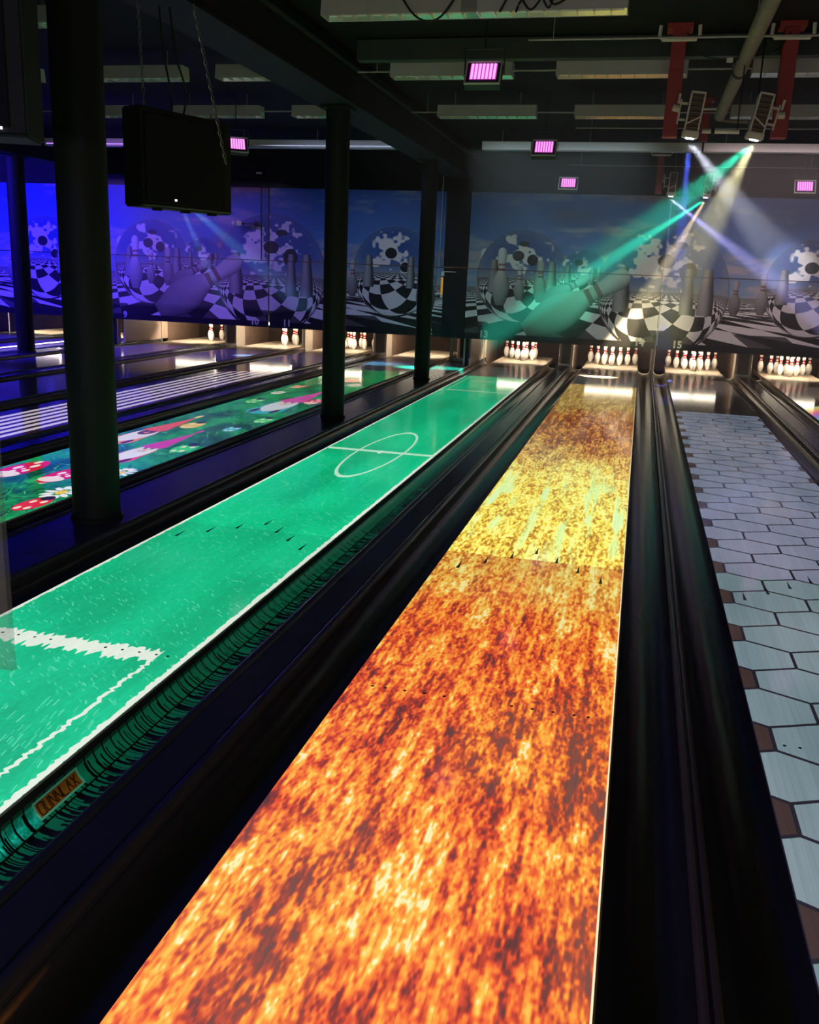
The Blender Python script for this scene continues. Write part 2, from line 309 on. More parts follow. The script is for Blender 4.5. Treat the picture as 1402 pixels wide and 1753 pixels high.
# ---- lane 13: green football pitch with a dark stand beyond its right edge
def draw_pitch():
    x = LX[13]; L, Rr = x - HW, x + HW
    c = Canvas(L - 0.015, Rr + 0.27, 0.0, 14.72, 0.002, 0.0025, (0, 200, 140))
    H, W_ = c.H, c.W
    n = 0.6 * noise(H, W_, 30, 6, 1) + 0.4 * noise(H, W_, 900, 200, 2)
    c.a[:] = ramp(n, [(0.2, (0, 176, 122)), (0.5, (0, 194, 136)), (0.8, (10, 208, 150))])
    for i in range(2600):       # light flecks of cut grass, leaning
        px, py = rnd.uniform(L, Rr), rnd.uniform(0.0, 1) ** 1.6 * 9
        ln = rnd.uniform(0.02, 0.05); dx = rnd.uniform(0.25, 0.6) * (1 if py > 2 else 0.4); f = rnd.uniform(0.25, 0.8)
        c.line((px, py), (px + dx * ln * 1.6, py - ln * (0.6 if py > 2 else 1.4)), rnd.uniform(0.003, 0.006), tuple(int(v) for v in (20 + 130 * f, 205 + 35 * f, 155 + 45 * f)))
    WH = (226, 244, 234)
    jx = 0.006 * (noise(1, H, 1, 900, 5)[0] - 0.5) * 2
    X = c.x[None, :]; Y = c.y[:, None]
    for xe, wd in ((L + 0.008, 0.013), (Rr - 0.012, 0.016)):
        c.a[np.abs(X - xe - jx[:, None]) < wd] = srgb(WH)
    jt = 0.05 * noise(1, W_, 1, 110, 6)[0][None, :]; jb = 0.07 * noise(1, W_, 1, 90, 8)[0][None, :]
    k = (Y > 2.37 + jb) & (Y < 2.50 + jt) & (X < -1.385) & (X > L); c.a[k] = srgb(WH)
    k = (np.abs(X + 1.392 - jx[:, None] * 1.5) < 0.010) & (Y < 2.42); c.a[k] = srgb(WH)
    k = (np.abs(Y - 7.39 - 0.0 * X) < 0.045) & (X > L) & (X < Rr); c.a[k] = srgb((190, 240, 218))
    c.ell(-1.765, 7.37, 0.225, 1.20, (190, 240, 218), ring=(0.02, 0.085)); c.ell(-1.765, 7.37, 0.022, 0.09, (190, 240, 218))
    for b in ((-2.21, 12.52, -1.26, 12.62), (-2.21, 12.52, -2.19, 14.5), (-2.05, 13.9, -1.26, 13.98)):
        c.poly([(b[0], b[1]), (b[2], b[1]), (b[2], b[3]), (b[0], b[3])], (150, 225, 195))
    # brightness of the three picture fields
    g = np.where(c.y < 4.47, 0.93, np.where(c.y < 9.5, 1.0, 0.93)); c.a *= g[:, None, None].astype(np.float32)
    # the stand: a dim green band with posts, drips below
    k0 = int((Rr + 0.002 - c.x0) / c.rx); band = c.a[:, k0:]; band[:] = 0
    XX = c.x[k0:] - Rr
    band[:, (XX > 0.02) & (XX < 0.105)] = srgb((18, 190, 135)); band[:, (XX > 0.012) & (XX < 0.03)] *= 0.5
    m = (c.y < 1.42); b2 = band[m]; sel = (XX > 0.035) & (XX < 0.1)
    wn = noise(int(m.sum()), int(sel.sum()), 170, 9, 21); b2[:, sel] = ramp(wn, [(0.3, (0, 200, 160)), (0.7, (40, 255, 225))]); band[m] = b2
    band[:, (XX > 0.103) & (XX < 0.109)] = 0
    yy = 0.0
    while yy < 12:
        st = 0.055 if yy < 3 else 0.075; j = int((yy - c.y0) / c.ry); wdt = max(2, int(0.008 / c.ry))
        band[j:j + wdt, (XX > 0.02) & (XX < 0.108)] = 0
        for q in range(5):      # drips
            jj = int((yy + rnd.uniform(0, st)) / c.ry); e = 0.11 + rnd.uniform(0.02, 0.09); ww = rnd.randint(2, 5)
            band[jj:jj + ww, (XX > 0.109) & (XX < e)] = srgb((20, 190, 140))
        for q in range(2):
            jj = int((yy + rnd.uniform(0, st)) / c.ry); s0 = rnd.uniform(0.03, 0.08); ww = rnd.randint(1, 3)
            band[jj:jj + ww, (XX > s0) & (XX < 0.11)] = 0
        yy += st
    # advertising board with scrawled lettering
    x0 = Rr + 0.035
    c.poly([(x0 - .006, 1.42), (x0 + .055, 1.42), (x0 + .055, 1.66), (x0 - .006, 1.66)], (120, 255, 215)); c.poly([(x0, 1.43), (x0 + .048, 1.43), (x0 + .048, 1.65), (x0, 1.65)], (170, 110, 25))
    def glyph(y, st):
        for p in st: c.line((x0 + p[0] * .04 + .004, y + p[1] * .022), (x0 + p[2] * .04 + .004, y + p[3] * .022), 0.005, (60, 25, 5))
    GL = [[(0, 0, 1, 0), (1, 0, 1, 1), (1, 1, 0, 1), (0, 1, 0, 0)], [(0, 0, 1, 0), (1, 0, 1, 1), (1, 1, 0, 1)], [(1, 0, 0, 0), (0, 0, 1, 1), (1, 1, 0, 1)], [(1, 0, 0, 0), (0, 0, 1, 1), (1, 1, 0, 1)], [(0, 0, 1, 0), (1, 0, 1, 1)], [(1, 0, 0, .5), (0, .5, 1, 1), (.5, .2, .5, .8)], [(0, 0, 1, 1), (0, 1, 1, 0)]]
    for i, g_ in enumerate(GL): glyph(1.44 + i * 0.029, g_)
    c.a[c.y > 11.0, k0:] *= 0.4
    return c

# ---- lane 14: burning lava
def draw_fire():
    c = Canvas(-HW - 0.03, HW + 0.004, 0.2, 14.5, 0.002, 0.0025)
    H, W_ = c.H, c.W; cx_ = lambda s: int(1.06 / s); cyy = lambda s: int(14.3 / s)
    big = noise(H, W_, cyy(.45), cx_(.12), 1); mid = noise(H, W_, cyy(.15), cx_(.04), 2); fine = noise(H, W_, cyy(.045), cx_(.011), 3); gr = noise(H, W_, cyy(.018), cx_(.007), 4)
    str_ = noise(H, W_, cyy(.4), cx_(.018), 5)
    t = 0.22 * big + 0.20 * mid + 0.24 * fine + 0.18 * gr + 0.16 * str_
    t = (t - 0.5) * 2.05 + 0.55
    Y = c.y[:, None]; X = c.x[None, :]
    sh = 0.06 * noise(1, H, 1, 30, 9)[0][:, None]
    t1 = t + 0.10 * np.clip((1.7 - Y), 0, 1) * np.clip(X, -0.2, 0.5) + 0.07 * np.exp(-((Y - 3.6) / .8) ** 2) - 0.05 * np.exp(-((Y - 2.2) / .5) ** 2)
    A = ramp(t1, [(0.0, (92, 44, 30)), (0.18, (134, 48, 24)), (0.32, (192, 60, 16)), (0.44, (228, 88, 22)), (0.58, (244, 128, 34)), (0.74, (250, 168, 48)), (0.90, (255, 206, 84)), (1.0, (255, 244, 190))])
    cool = noise(H, W_, cyy(.9), cx_(.3), 12); kk = np.clip((cool - 0.66) * 5, 0, 1)[..., None] * np.clip(1.2 - 2 * t1, 0, 1)[..., None]
    A = A * (1 - kk * .7) + srgb((120, 84, 70)) * kk * .7
    st2 = noise(H, W_, cyy(1.2), cx_(.07), 6) * 0.6 + noise(H, W_, cyy(.35), cx_(.03), 7) * 0.4
    t2 = 0.42 * fine + 0.22 * mid + 0.22 * gr + 0.14 * str_; t2 = (t2 - 0.5) * 2.1 + 0.52
    B = ramp(t2, [(0.05, (164, 96, 30)), (0.3, (214, 158, 56)), (0.55, (240, 212, 84)), (0.8, (255, 244, 140))])
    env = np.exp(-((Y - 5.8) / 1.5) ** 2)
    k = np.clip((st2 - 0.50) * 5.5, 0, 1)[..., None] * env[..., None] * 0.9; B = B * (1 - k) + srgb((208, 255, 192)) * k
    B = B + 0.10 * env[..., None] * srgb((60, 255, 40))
    D = ramp(t2, [(0.1, (84, 30, 10)), (0.4, (134, 58, 18)), (0.65, (184, 104, 34)), (0.9, (230, 170, 70))])
    E_ = ramp(t2, [(0.1, (120, 90, 40)), (0.5, (172, 142, 70)), (0.9, (214, 190, 110))])
    def sm(a, b, v): u = np.clip((v - a) / (b - a), 0, 1); return (u * u * (3 - 2 * u))[..., None]
    Yn = Y + 1.2 * (big - .5) + sh
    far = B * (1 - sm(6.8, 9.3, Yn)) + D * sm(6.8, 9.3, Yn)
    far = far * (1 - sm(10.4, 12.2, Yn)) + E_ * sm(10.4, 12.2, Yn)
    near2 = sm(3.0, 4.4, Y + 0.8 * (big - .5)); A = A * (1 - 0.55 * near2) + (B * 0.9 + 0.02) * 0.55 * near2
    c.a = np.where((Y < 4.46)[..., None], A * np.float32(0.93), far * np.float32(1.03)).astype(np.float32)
    edge = (X > HW - 0.006) & (X < HW + 0.002); c.a[np.broadcast_to(edge, (H, W_))] = srgb((238, 226, 190))
    lf = c.x < -HW; c.a[:, lf] *= (noise(H, int(lf.sum()), cyy(.12), 2, 30) > 0.62)[..., None] * 0.9
    c.a[(c.y > 4.0)][:, lf] = 0
    return c

# ---- lane 15: pale hexagon paving
def draw_hex():
    c = Canvas(1.5786 - HW, 1.5786 + HW, 0.0, 11.95, 0.002, 0.0025)
    X, Y = np.meshgrid(c.x, c.y)
    w_, st = 0.385, 0.275; x0, y0 = 1.110, 4.45
    r = np.floor((Y - y0) / st + 0.5); best = None
    def hexd(r_):
        off = np.where(np.mod(r_, 2) == 0, 0.0, w_ / 2); q = np.floor((X - x0 - off) / w_ + 0.5)
        cx_ = x0 + off + q * w_; cy_ = y0 + r_ * st; dx = np.abs(X - cx_); dy = np.abs(Y - cy_)
        # pointy hexagon: half width w/2, vertical half side .0925, apex .1825
        sl = (dy + dx * (0.09 / (w_ / 2))) / 0.1825; d = np.maximum(dx / (w_ / 2), sl); return d, cx_, np.maximum(dx / (w_ / 2) + .02, sl + .035 + .03 * np.clip((Y - 4.5) / 4, 0, 1))
    d0, c0, e0 = hexd(r); d1, c1, e1 = hexd(r + np.where(Y > y0 + r * st, 1, -1))
    d = np.minimum(d0, d1); cx_ = np.where(d0 < d1, c0, c1); e = np.where(d0 < d1, e0, e1)
    n = noise(c.H, c.W, 14, 3, 4)
    col = ramp(n, [(0.2, (114, 128, 140)), (0.8, (140, 146, 160))])
    low = (Y < 4.6)[..., None]; col = np.where(low, col * srgb((214, 240, 240)), np.where((Y > 6.6)[..., None], col * srgb((215, 226, 250)), col * srgb((232, 232, 255))))
    col *= (0.94 + 0.06 * noise(c.H, c.W, 40, 130, 8))[..., None]
    dark = (cx_ < 1.04) | (cx_ > 2.12)
    col[dark] = srgb((50, 36, 28))
    col[e > 0.985] = srgb((8, 10, 16))
    c.a = col.astype(np.float32)
    return c

# ---- lane 12: gnomes, toadstools and daisies in long grass
def draw_gnomes():
    c = Canvas(LX[12] - HW, LX[12] + HW, 1.5, 14.6, 0.0025, 0.003)
    n = noise(c.H, c.W, 40, 6, 1) * .6 + noise(c.H, c.W, 220, 40, 2) * .4
    c.a = ramp(n, [(0.25, (4, 74, 44)), (0.5, (12, 128, 72)), (0.75, (30, 168, 92))])
    rr = random.Random(5)
    for i in range(3200):
        px, py = rr.uniform(c.x0, c.x1), rr.uniform(3, 14.6); a = rr.uniform(-1.2, 1.2) + (1.57 if rr.random() < .5 else 0); L_ = rr.uniform(.05, .2)
        col = rr.choice([(6, 60, 48), (10, 96, 60), (60, 196, 110), (20, 150, 84), (8, 40, 56), (96, 216, 120)])
        c.poly([(px, py), (px + .006, py + .012), (px + L_ * math.cos(a), py + 1.8 * L_ * math.sin(a))], col)
    K = 3.0        # figures are drawn 3 times longer along the lane, as projected
    def gnome(x, y, s, hat, body, face, beard, tip):
        P = lambda a, b: (x + s * a, y + s * K * b)
        c.poly([P(-.19, -.16), P(.19, -.16), P(.15, .10), P(-.15, .10)], body); c.ell(x, y - s * K * .12, s * .2, s * K * .1, body)
        c.ell(x - s * .12, y - s * K * .14, s * .035, s * K * .05, (70, 40, 24)); c.ell(x + s * .12, y - s * K * .14, s * .035, s * K * .05, (70, 40, 24))
        c.ell(x, y + s * K * .02, s * .15, s * K * .16, beard); c.poly([P(-.13, .02), P(.13, .02), P(0, -.17)], beard)
        c.ell(x, y + s * K * .10, s * .10, s * K * .07, face)
        for e in (-.045, .045): c.ell(x + s * e, y + s * K * .115, s * .018, s * K * .016, (30, 18, 18))
        c.ell(x, y + s * K * .085, s * .025, s * K * .02, (236, 160, 140)); c.line(P(-.05, .055), P(.05, .055), s * .02, (60, 24, 24))
        c.poly([P(-.16, .15), P(.16, .15), P(.10, .34), P(.02, .56), P(-.06, .34)], hat); c.ell(x, y + s * K * .155, s * .16, s * K * .03, hat)
        c.ell(x + s * .01, y + s * K * .57, s * .035, s * K * .04, tip)
    gnome(-4.18, 7.15, 0.78, (226, 96, 86), (238, 140, 70), (92, 62, 56), (226, 226, 232), (248, 226, 120))
    gnome(-3.74, 6.35, 0.74, (200, 72, 176), (226, 88, 80), (226, 220, 226), (224, 232, 236), (200, 72, 176))
    gnome(-3.72, 9.7, 1.05, (206, 84, 170), (52, 178, 200), (220, 214, 220), (206, 218, 226), (206, 84, 170))
    gnome(-4.05, 12.6, 0.7, (232, 150, 90), (90, 190, 120), (230, 200, 180), (220, 226, 220), (250, 220, 120))
    def stool(x, y, s):
        c.ell(x + .02, y - s * 1.5, s * .3, s * 1.4, (236, 226, 206)); c.ell(x, y, s, s * 2.6, (214, 30, 56)); c.ell(x, y - s * 1.4, s * .86, s * .8, (240, 226, 214))
        for a, b, q in ((-.4, .3, .2), (.25, .8, .2), (.5, -.1, .16), (-.1, -.4, .15), (-.2, 1.5, .18), (.1, .15, .1)): c.ell(x + s * a, y + s * 1.4 * b, s * q, s * q * 2.4, (244, 236, 236))
    stool(-4.2, 5.40, .135); stool(-3.78, 5.36, .115); stool(-4.0, 4.2, .12); stool(-3.47, 10.3, .1)
    def daisy(x, y, s):
        for k in range(12):
            a = k * PI / 6; c.ell(x + s * .62 * math.cos(a), y + s * 1.9 * .62 * math.sin(a), s * .42, s * .2, (238, 240, 246), rot=math.atan2(1.9 * math.sin(a), math.cos(a)))
        c.ell(x, y, s * .26, s * .5, (240, 206, 50))
    daisy(-3.46, 4.86, .13); daisy(-3.43, 5.62, .11); daisy(-3.6, 3.7, .12); daisy(-3.55, 12.3, .12); daisy(-4.2, 10.9, .1)
    def bug(x, y, s, col):
        c.ell(x, y, s, s * 2.2, col); c.ell(x, y + s * 1.9, s * .5, s * .7, (30, 26, 40))
        for a, b in ((-.4, .3), (.4, .4), (-.35, -.7), (.35, -.6)): c.ell(x + s * a, y + 2 * s * b, s * .22, s * .44, (240, 236, 220))
    bug(-3.44, 4.50, .09, (222, 44, 64)); bug(-3.98, 7.95, .10, (232, 200, 84)); bug(-3.52, 7.92, .075, (70, 190, 220)); bug(-3.46, 6.75, .1, (60, 206, 110)); bug(-3.45, 8.6, .09, (70, 214, 120)); bug(-4.15, 10.0, .1, (80, 206, 120)); bug(-4.2, 11.7, .09, (236, 160, 120)); bug(-3.75, 12.9, .14, (240, 140, 80))
    c.a *= 0.98
    return c

# ---- lane 11: white stripes ending in an arch
def draw_stripes():
    c = Canvas(LX[11] - HW, LX[11] + HW, 3.0, 13.6, 0.0025, 0.005)
    X, Y = np.meshgrid(c.x, c.y); x1 = -5.135; x0 = -5.98; n = 6; p = (x1 - x0) / n
    u = np.mod(X - x0, p) / p; on = (u < 0.55) & (X > x0) & (X < x1)
    k = on & (Y < 12.6 + 0.9 * np.sqrt(np.clip((X - x0) / (x1 - x0), 0, 1)))
    c.a[k] = srgb((206, 200, 226)); c.a[~k & (X > x0 - .02) & (X < x1 + .02)] = srgb((40, 20, 34))
    return c

# ---- lane 16: rainbow rings
def draw_rainbow():
    c = Canvas(LX[16] - HW, LX[16] + HW, 6.0, 13.6, 0.006, 0.006)
    X, Y = np.meshgrid(c.x, c.y); d = np.hypot((X - LX[16]) * 1.6, (Y - 10.2) * .45)
    hue = np.mod(d * 2.2, 1.0); c.a = ramp(hue, [(0, (240, 120, 160)), (.2, (244, 200, 120)), (.4, (200, 226, 130)), (.6, (110, 190, 230)), (.8, (170, 120, 230)), (1, (240, 120, 160))])
    return c

CANV = {13: draw_pitch(), 14: draw_fire(), 15: draw_hex(), 12: draw_gnomes(), 11: draw_stripes(), 16: draw_rainbow()}

PBOOST = 300.0      # nominal power against pattern strength: the product is what the lamp throws
def projector(name, loc, lanes, gain):
    """ceiling projector: a point lamp that throws its pictures straight on to the lanes"""
    l = bpy.data.lights.new(name, 'POINT'); l.energy = 4 * PI * PI * gain * PBOOST; l.shadow_soft_size = 0.0; l.use_nodes = True
    nt = l.node_tree; nd = nt.nodes; lk = nt.links; em = nd['Emission']
    geo = nd.new('ShaderNodeNewGeometry'); sep = nd.new('ShaderNodeSeparateXYZ'); lk.new(geo.outputs['Incoming'], sep.inputs[0])
    def M(op, a, b=None, c_=None, clamp=False):
        n = nd.new('ShaderNodeMath'); n.operation = op; n.use_clamp = clamp
        for i, v in enumerate((a, b, c_)):
            if v is None: continue
            if isinstance(v, (int, float)): n.inputs[i].default_value = v
            else: lk.new(v, n.inputs[i])
        return n.outputs[0]
    h = loc[2]; az = M('MULTIPLY', sep.outputs[2], -1.0); az = M('MAXIMUM', az, 0.02)
    X = M('MULTIPLY_ADD', M('DIVIDE', sep.outputs[0], az), h, loc[0]); Y = M('MULTIPLY_ADD', M('DIVIDE', sep.outputs[1], az), h, loc[1])
    tot = None
    for ln in lanes:
        c = CANV[ln]
        u = M('DIVIDE', M('SUBTRACT', X, c.x0), c.W * c.rx); v = M('DIVIDE', M('SUBTRACT', Y, c.y0), c.H * c.ry)
        cb = nd.new('ShaderNodeCombineXYZ'); lk.new(u, cb.inputs[0]); lk.new(v, cb.inputs[1])
        t = nd.new('ShaderNodeTexImage'); t.image = image('picture_lane_%d' % ln, c.a); t.extension = 'CLIP'; t.interpolation = 'Linear'; lk.new(cb.outputs[0], t.inputs['Vector'])
        if tot is None: tot = t.outputs['Color']
        else:
            a = nd.new('ShaderNodeVectorMath'); a.operation = 'ADD'; lk.new(tot, a.inputs[0]); lk.new(t.outputs['Color'], a.inputs[1]); tot = a.outputs[0]
    lk.new(tot, em.inputs['Color'])
    lk.new(M('DIVIDE', h * h / PBOOST, M('POWER', az, 3.0)), em.inputs['Strength'])
    o = bpy.data.objects.new(name, l); o.location = loc; COL.objects.link(o); return o
projector('lane_projector', (0.2, 3.2, 3.5), (13, 14, 15, 16), 2.1)
projector('lane_projector', (-4.7, 5.0, 3.5), (11, 12), 2.1)
del CANV

# ---------------------------------------------------------------- the room
X0, X1, Y0, Y1, ZC, ZF = -16.0, 7.0, -6.0, 20.6, 3.78, -0.22
structure('floor', MB().box(((X0 + X1) / 2, (Y1 + Y0) / 2, ZF - .05), (X1 - X0 + .4, Y1 - Y0 + .4, .1)), FLOOR)
structure('trim_1', MB().box(((X0 + X1) / 2, (Y0 - .02) / 2, -.11), (X1 - X0, -Y0 - .02, .22)), APPROACH)
structure('ceiling', MB().box(((X0 + X1) / 2, (Y1 + Y0) / 2, ZC + .05), (X1 - X0 + .4, Y1 - Y0 + .4, .1)), CEIL)
structure('wall_left', MB().box((X0 - .1, (Y1 + Y0) / 2, (ZC + ZF) / 2), (.2, Y1 - Y0, ZC - ZF)), BLACKWALL)
structure('wall_right', MB().box((X1 + .1, (Y1 + Y0) / 2, (ZC + ZF) / 2), (.2, Y1 - Y0, ZC - ZF)), BLACKWALL)
structure('wall_near', MB().box(((X0 + X1) / 2, Y0 - .1, (ZC + ZF) / 2), (X1 - X0, .2, ZC - ZF)), BLACKWALL)
structure('wall_far', MB().box(((X0 + X1) / 2, Y1 + .1, (ZC + ZF) / 2), (X1 - X0, .2, ZC - ZF)), CURT)
structure('wall_bulkhead', MB().box(((X0 + X1) / 2, YM + .11, (ZM2 + ZC) / 2), (X1 - X0, .1, ZC - ZM2 - .002)), BLACKWALL)

# ---------------------------------------------------------------- lanes
def board_mesh():
    return MB().prism([(-.01342, -.03), (-.01342, -.0004), (-.0132, 0), (.0132, 0), (.01342, -.0004), (.01342, -.03)], 0.0, 17.70).mesh('board', LANE)
BOARD = board_mesh()
def wedge(): return MB().add([(-.0095, -.075, .0006), (.0095, -.075, .0006), (0, .075, .0006), (-.0095, -.075, -.004), (.0095, -.075, -.004), (0, .075, -.004)], [(0, 1, 2), (5, 4, 3), (0, 3, 4, 1), (1, 4, 5, 2), (2, 5, 3, 0)]).mesh('arrow_marker', ARROW)
WEDGE = wedge()
DOTM = MB().lathe([(.007, -.003), (.007, .0006)], 10).mesh('guide_dot', ARROW)
def gut_prof(sgn):                      # half pipe beside the lane, from the lane edge outwards
    n = 12; P = []
    for i in range(n + 1):
        a = PI * i / n; P.append((sgn * (GW / 2 - (GW / 2) * math.cos(a)), -.012 - .085 * math.sin(a)))
    Q = [(x, z - .012) for x, z in P][::-1]
    return P + Q
def make_gutter(sgn): return MB().prism([(sgn * HW + x, z) for x, z in gut_prof(sgn)], 0.0, 17.95).mesh('gutter', GUTTER, True)
GUTM = {-1: make_gutter(-1), 1: make_gutter(1)}
def rim(sgn):
    xo = HW + GW; pts = [(sgn * (HW + .005), 0, -.012)] + [(sgn * (HW + GW / 2 - GW / 2 * math.cos(a)), 0, -.02 - .07 * math.sin(a)) for a in (PI * .2, PI * .4, PI * .6, PI * .8)] + [(sgn * (xo - .004), 0, .0), (sgn * (xo - .002), 0, .72)]
    return MB().tube(pts, .011, 6).mesh('gutter_rim', RIM, True)
RIMM = {-1: rim(-1), 1: rim(1)}
LLAB = {7: 'bowling lane under violet light with white strip, behind the far pillar', 8: 'violet lit bowling lane just right of the far blue pillar', 9: 'blue glowing bare bowling lane, third lane beyond the striped one',
        10: 'bare dark bowling lane directly beyond the striped lane', 11: 'bowling lane showing white lengthwise stripes', 12: 'bowling lane showing gnomes, toadstools and daisies in grass', 13: 'bowling lane showing a green football pitch with white lines',
        14: 'bowling lane glowing orange like lava and flames', 15: 'bowling lane covered by pale grey hexagon picture', 16: 'bowling lane with rainbow colours at the right border'}
for ln, x in LX.items():
    t = thing('bowling_lane', LLAB[ln], 'bowling lane', (x, 0, 0), 'bowling lanes')
    if ln in (13, 14, 15):
        for k in range(39):
            b = link('board', BOARD, t); b.location = ((k - 19) * .02703, 0, 0)
        lpart('underlay', MB().box((0, 8.85, -.05), (LW, 17.7, .036)), FLOOR, t)
    else:
        lpart('lane_surface', MB().box((0, 8.85, -.034), (LW, 17.7, .068)), LANE, t)
    lpart('pin_deck', MB().box((0, 18.65, -.034), (LW, 1.88, .066)), DECK, t)
    for k in range(-3, 4):
        a = link('arrow_marker', WEDGE, t); a.location = (k * 5 * .02703, 4.665 - abs(k) * .148, 0)
    if ln in (13, 14, 15):
        for k in (3, 5, 8, 11, 14, 26, 29, 32, 35, 37):
            d = link('guide_dot', DOTM, t); d.location = ((k - 20) * .02703 - .02703 * (1 if k > 20 else -1), 2.48, 0)
    for s in (-1, 1):
        link('gutter', GUTM[s], t)
        r = link('gutter_rim', RIMM[s], t); r.location = (0, 17.958, 0)

# ---------------------------------------------------------------- capping between the lanes
def cap_prof(c, wd, top=0.03):
    h = wd / 2 - .002; r = min(.028, wd / 3); P = [(c - h, -.09), (c - h, top - r)]
    P += [(c - h + r - r * math.cos(a), top - r + r * math.sin(a)) for a in (PI * .15, PI * .3, PI * .5, PI * .7, PI * .85)]
    if wd > .12: P += [(c - h + 2 * r, top - .010), (c + h - 2 * r, top - .010)]
    P += [(c + h - r + r * math.cos(a), top - r + r * math.sin(a)) for a in (PI * .85, PI * .7, PI * .5, PI * .3, PI * .15)]
    return P + [(c + h, top - r), (c + h, -.09)]
lanes = sorted(LX)
GAPS = []
for a, b in zip(lanes[:-1], lanes[1:]):
    xa, xb = LX[a] + HW + GW, LX[b] - HW - GW
    GAPS.append((a, b, (xa + xb) / 2, xb - xa))
GAPS.append((16, 17, LX[16] + HW + GW + .03, .06))
GLAB = {(13, 14): 'wide black capping between the green pitch lane and the fire lane', (14, 15): 'narrow brown rib between the fire lane and the hexagon lane', (15, 16): 'wide dark capping right of the hexagon lane', (12, 13): 'broad black capping carrying the round pillars',
        (11, 12): 'wide dark capping between the striped lane and the gnome lane', (10, 11): 'narrow dark rib just beyond the striped lane', (9, 10): 'wide dark capping between the two bare lanes', (8, 9): 'broad violet capping carrying the far pillar', (7, 8): 'violet capping at far left with a glowing white strip beside', (16, 17): 'narrow dark rib beyond the rainbow lane'}
for a, b, c, wd in GAPS:
    nm = 'lane_rib' if wd < .1 else 'lane_capping'
    t = thing(nm, GLAB[(a, b)], 'lane divider', (c, 0, -.09), 'dividers between the lanes')
    segs = [0.0, 3.42, 7.0, 10.6, 14.2, 17.95]
    for y0, y1 in zip(segs[:-1], segs[1:]):
        if wd < .1:
            wd = wd - .003; lpart('capping_board', MB().prism([(-wd / 2, 0), (-wd / 2, .115), (-wd / 2 + .01, .12), (-.007, .12), (-.003, .108), (.003, .108), (.007, .12), (wd / 2 - .01, .12), (wd / 2, .115), (wd / 2, 0)], y0 + .001, y1 - .001), RIB, t)
        else:
            lpart('capping_board', MB().prism([(x, z + .09) for x, z in cap_prof(0, wd)], y0 + .001, y1 - .001), CAP, t, smooth=True)
st_ = MB().box((-10.73, 13.0, .045), (.02, 6.4, .015)); single('led_strip', st_, LEDSTRIP, 'thin glowing white strip along the violet capping at far left', 'led strip', (-10.73, 13.0, .037))

# ---------------------------------------------------------------- pin deck side walls, posts, pit lamps
for a, b, c, wd in GAPS:
    h = wd / 2; z0, z1 = -.2, .80
    for s in (-1, 1):
        ln = a if s < 0 else b
        if ln not in LX: continue
        x = c + s * max(h - .02, .015)
        side = 'right' if s < 0 else 'left'
        t = thing('kickback', 'side wall %s of pins on %s' % (side, DESC[ln]), 'kickback wall', (x, 18.0, z0), 'pin deck side walls')
        thk = .024 if wd < .1 else .03; yf = 16.45 if (wd > .4 and s > 0) else 18.0; ym_ = 18.25 if wd > .4 else 18.45; zb = .032 if yf < 17 else z0
        part('rear_panel', MB().box((x, (ym_ + 19.8) / 2, (z0 + z1) / 2), (thk, 19.8 - ym_, z1 - z0)), KICK, t)
        part('front_panel', MB().box((x, (yf + ym_) / 2 - .002, (zb + z1) / 2), (thk, ym_ - yf - .004, z1 - zb)), KICKP if (wd > .4 and s > 0) else POST, t)
        part('edge_trim', MB().box((x, yf - .012, (zb + z1) / 2), (thk + .004, .02, z1 - zb)), RIM, t)
    where = {13: 'between green pitch lane and fire lane pins', 11: 'between striped lane and gnome lane pins', 15: 'between hexagon lane and rainbow lane pins', 9: 'between the two bare lanes at left', 7: 'at far left beyond the blue pillar'}
    if .1 < wd < .4:
        rot = Matrix.Rotation(-.10, 3, 'X')
        single('front_board', MB().box((c, 18.0, .33), (wd - .075, .02, .98), rot), KICKG, 'leaning greyish board closing the gap %s' % where[a], 'board', (c, 17.96, -.16))
    elif wd > .4:
        wh = 'between gnome lane and green pitch lane' if a == 12 else 'behind the far blue pillar'
        single('post', MB().box((c - h + .06, 17.0, .33), (.06, .06, .9)), POST, 'pale square post left of the opening ' + wh, 'post', (c - h + .06, 17.0, -.12))
        single('post', MB().box((c + h - .03, 16.12, .33), (.05, .05, .9)), BLACKWALL, 'dark square post right of the opening ' + wh, 'post', (c + h - .03, 16.12, -.12))
        single('post', MB().box((c + h - .10, 16.30, .33), (.045, .045, .9)), POST, 'slim pale post inside the opening ' + wh, 'post', (c + h - .10, 16.30, -.12))
        single('sill', MB().box((c - .04, 16.98, .05), (wd - .26, .05, .05)), STEEL, 'low metal rail across opening ' + wh, 'rail', (c, 16.98, .025))
for i, (a, b) in enumerate([(7, 8), (9, 10), (11, 12), (13, 14), (15, 16)]):
    for ln in (a, b):
        x = LX[ln]
        t = thing('pin_lamp', 'hidden bright lamp above pins of %s' % DESC[ln], 'lamp', (x, 18.08, .50), 'pin deck lamps')
        lpart('tube', MB().tube([(-.46, 0, 0), (.46, 0, 0)], .016, 8), TUBEON, t, smooth=True)
        lpart('housing', MB().box((0, -.05, .09), (1.0, .012, .17)).box((0, .05, .16), (1.0, .2, .012)), RIM, t)
        lpart('diffuser', MB().box((0, -.058, -.022), (.94, .012, .055)), DIFF, t)
        lpart('clip', MB().box((.02, -.068, -.03), (.09, .008, .012)), CABLE, t)
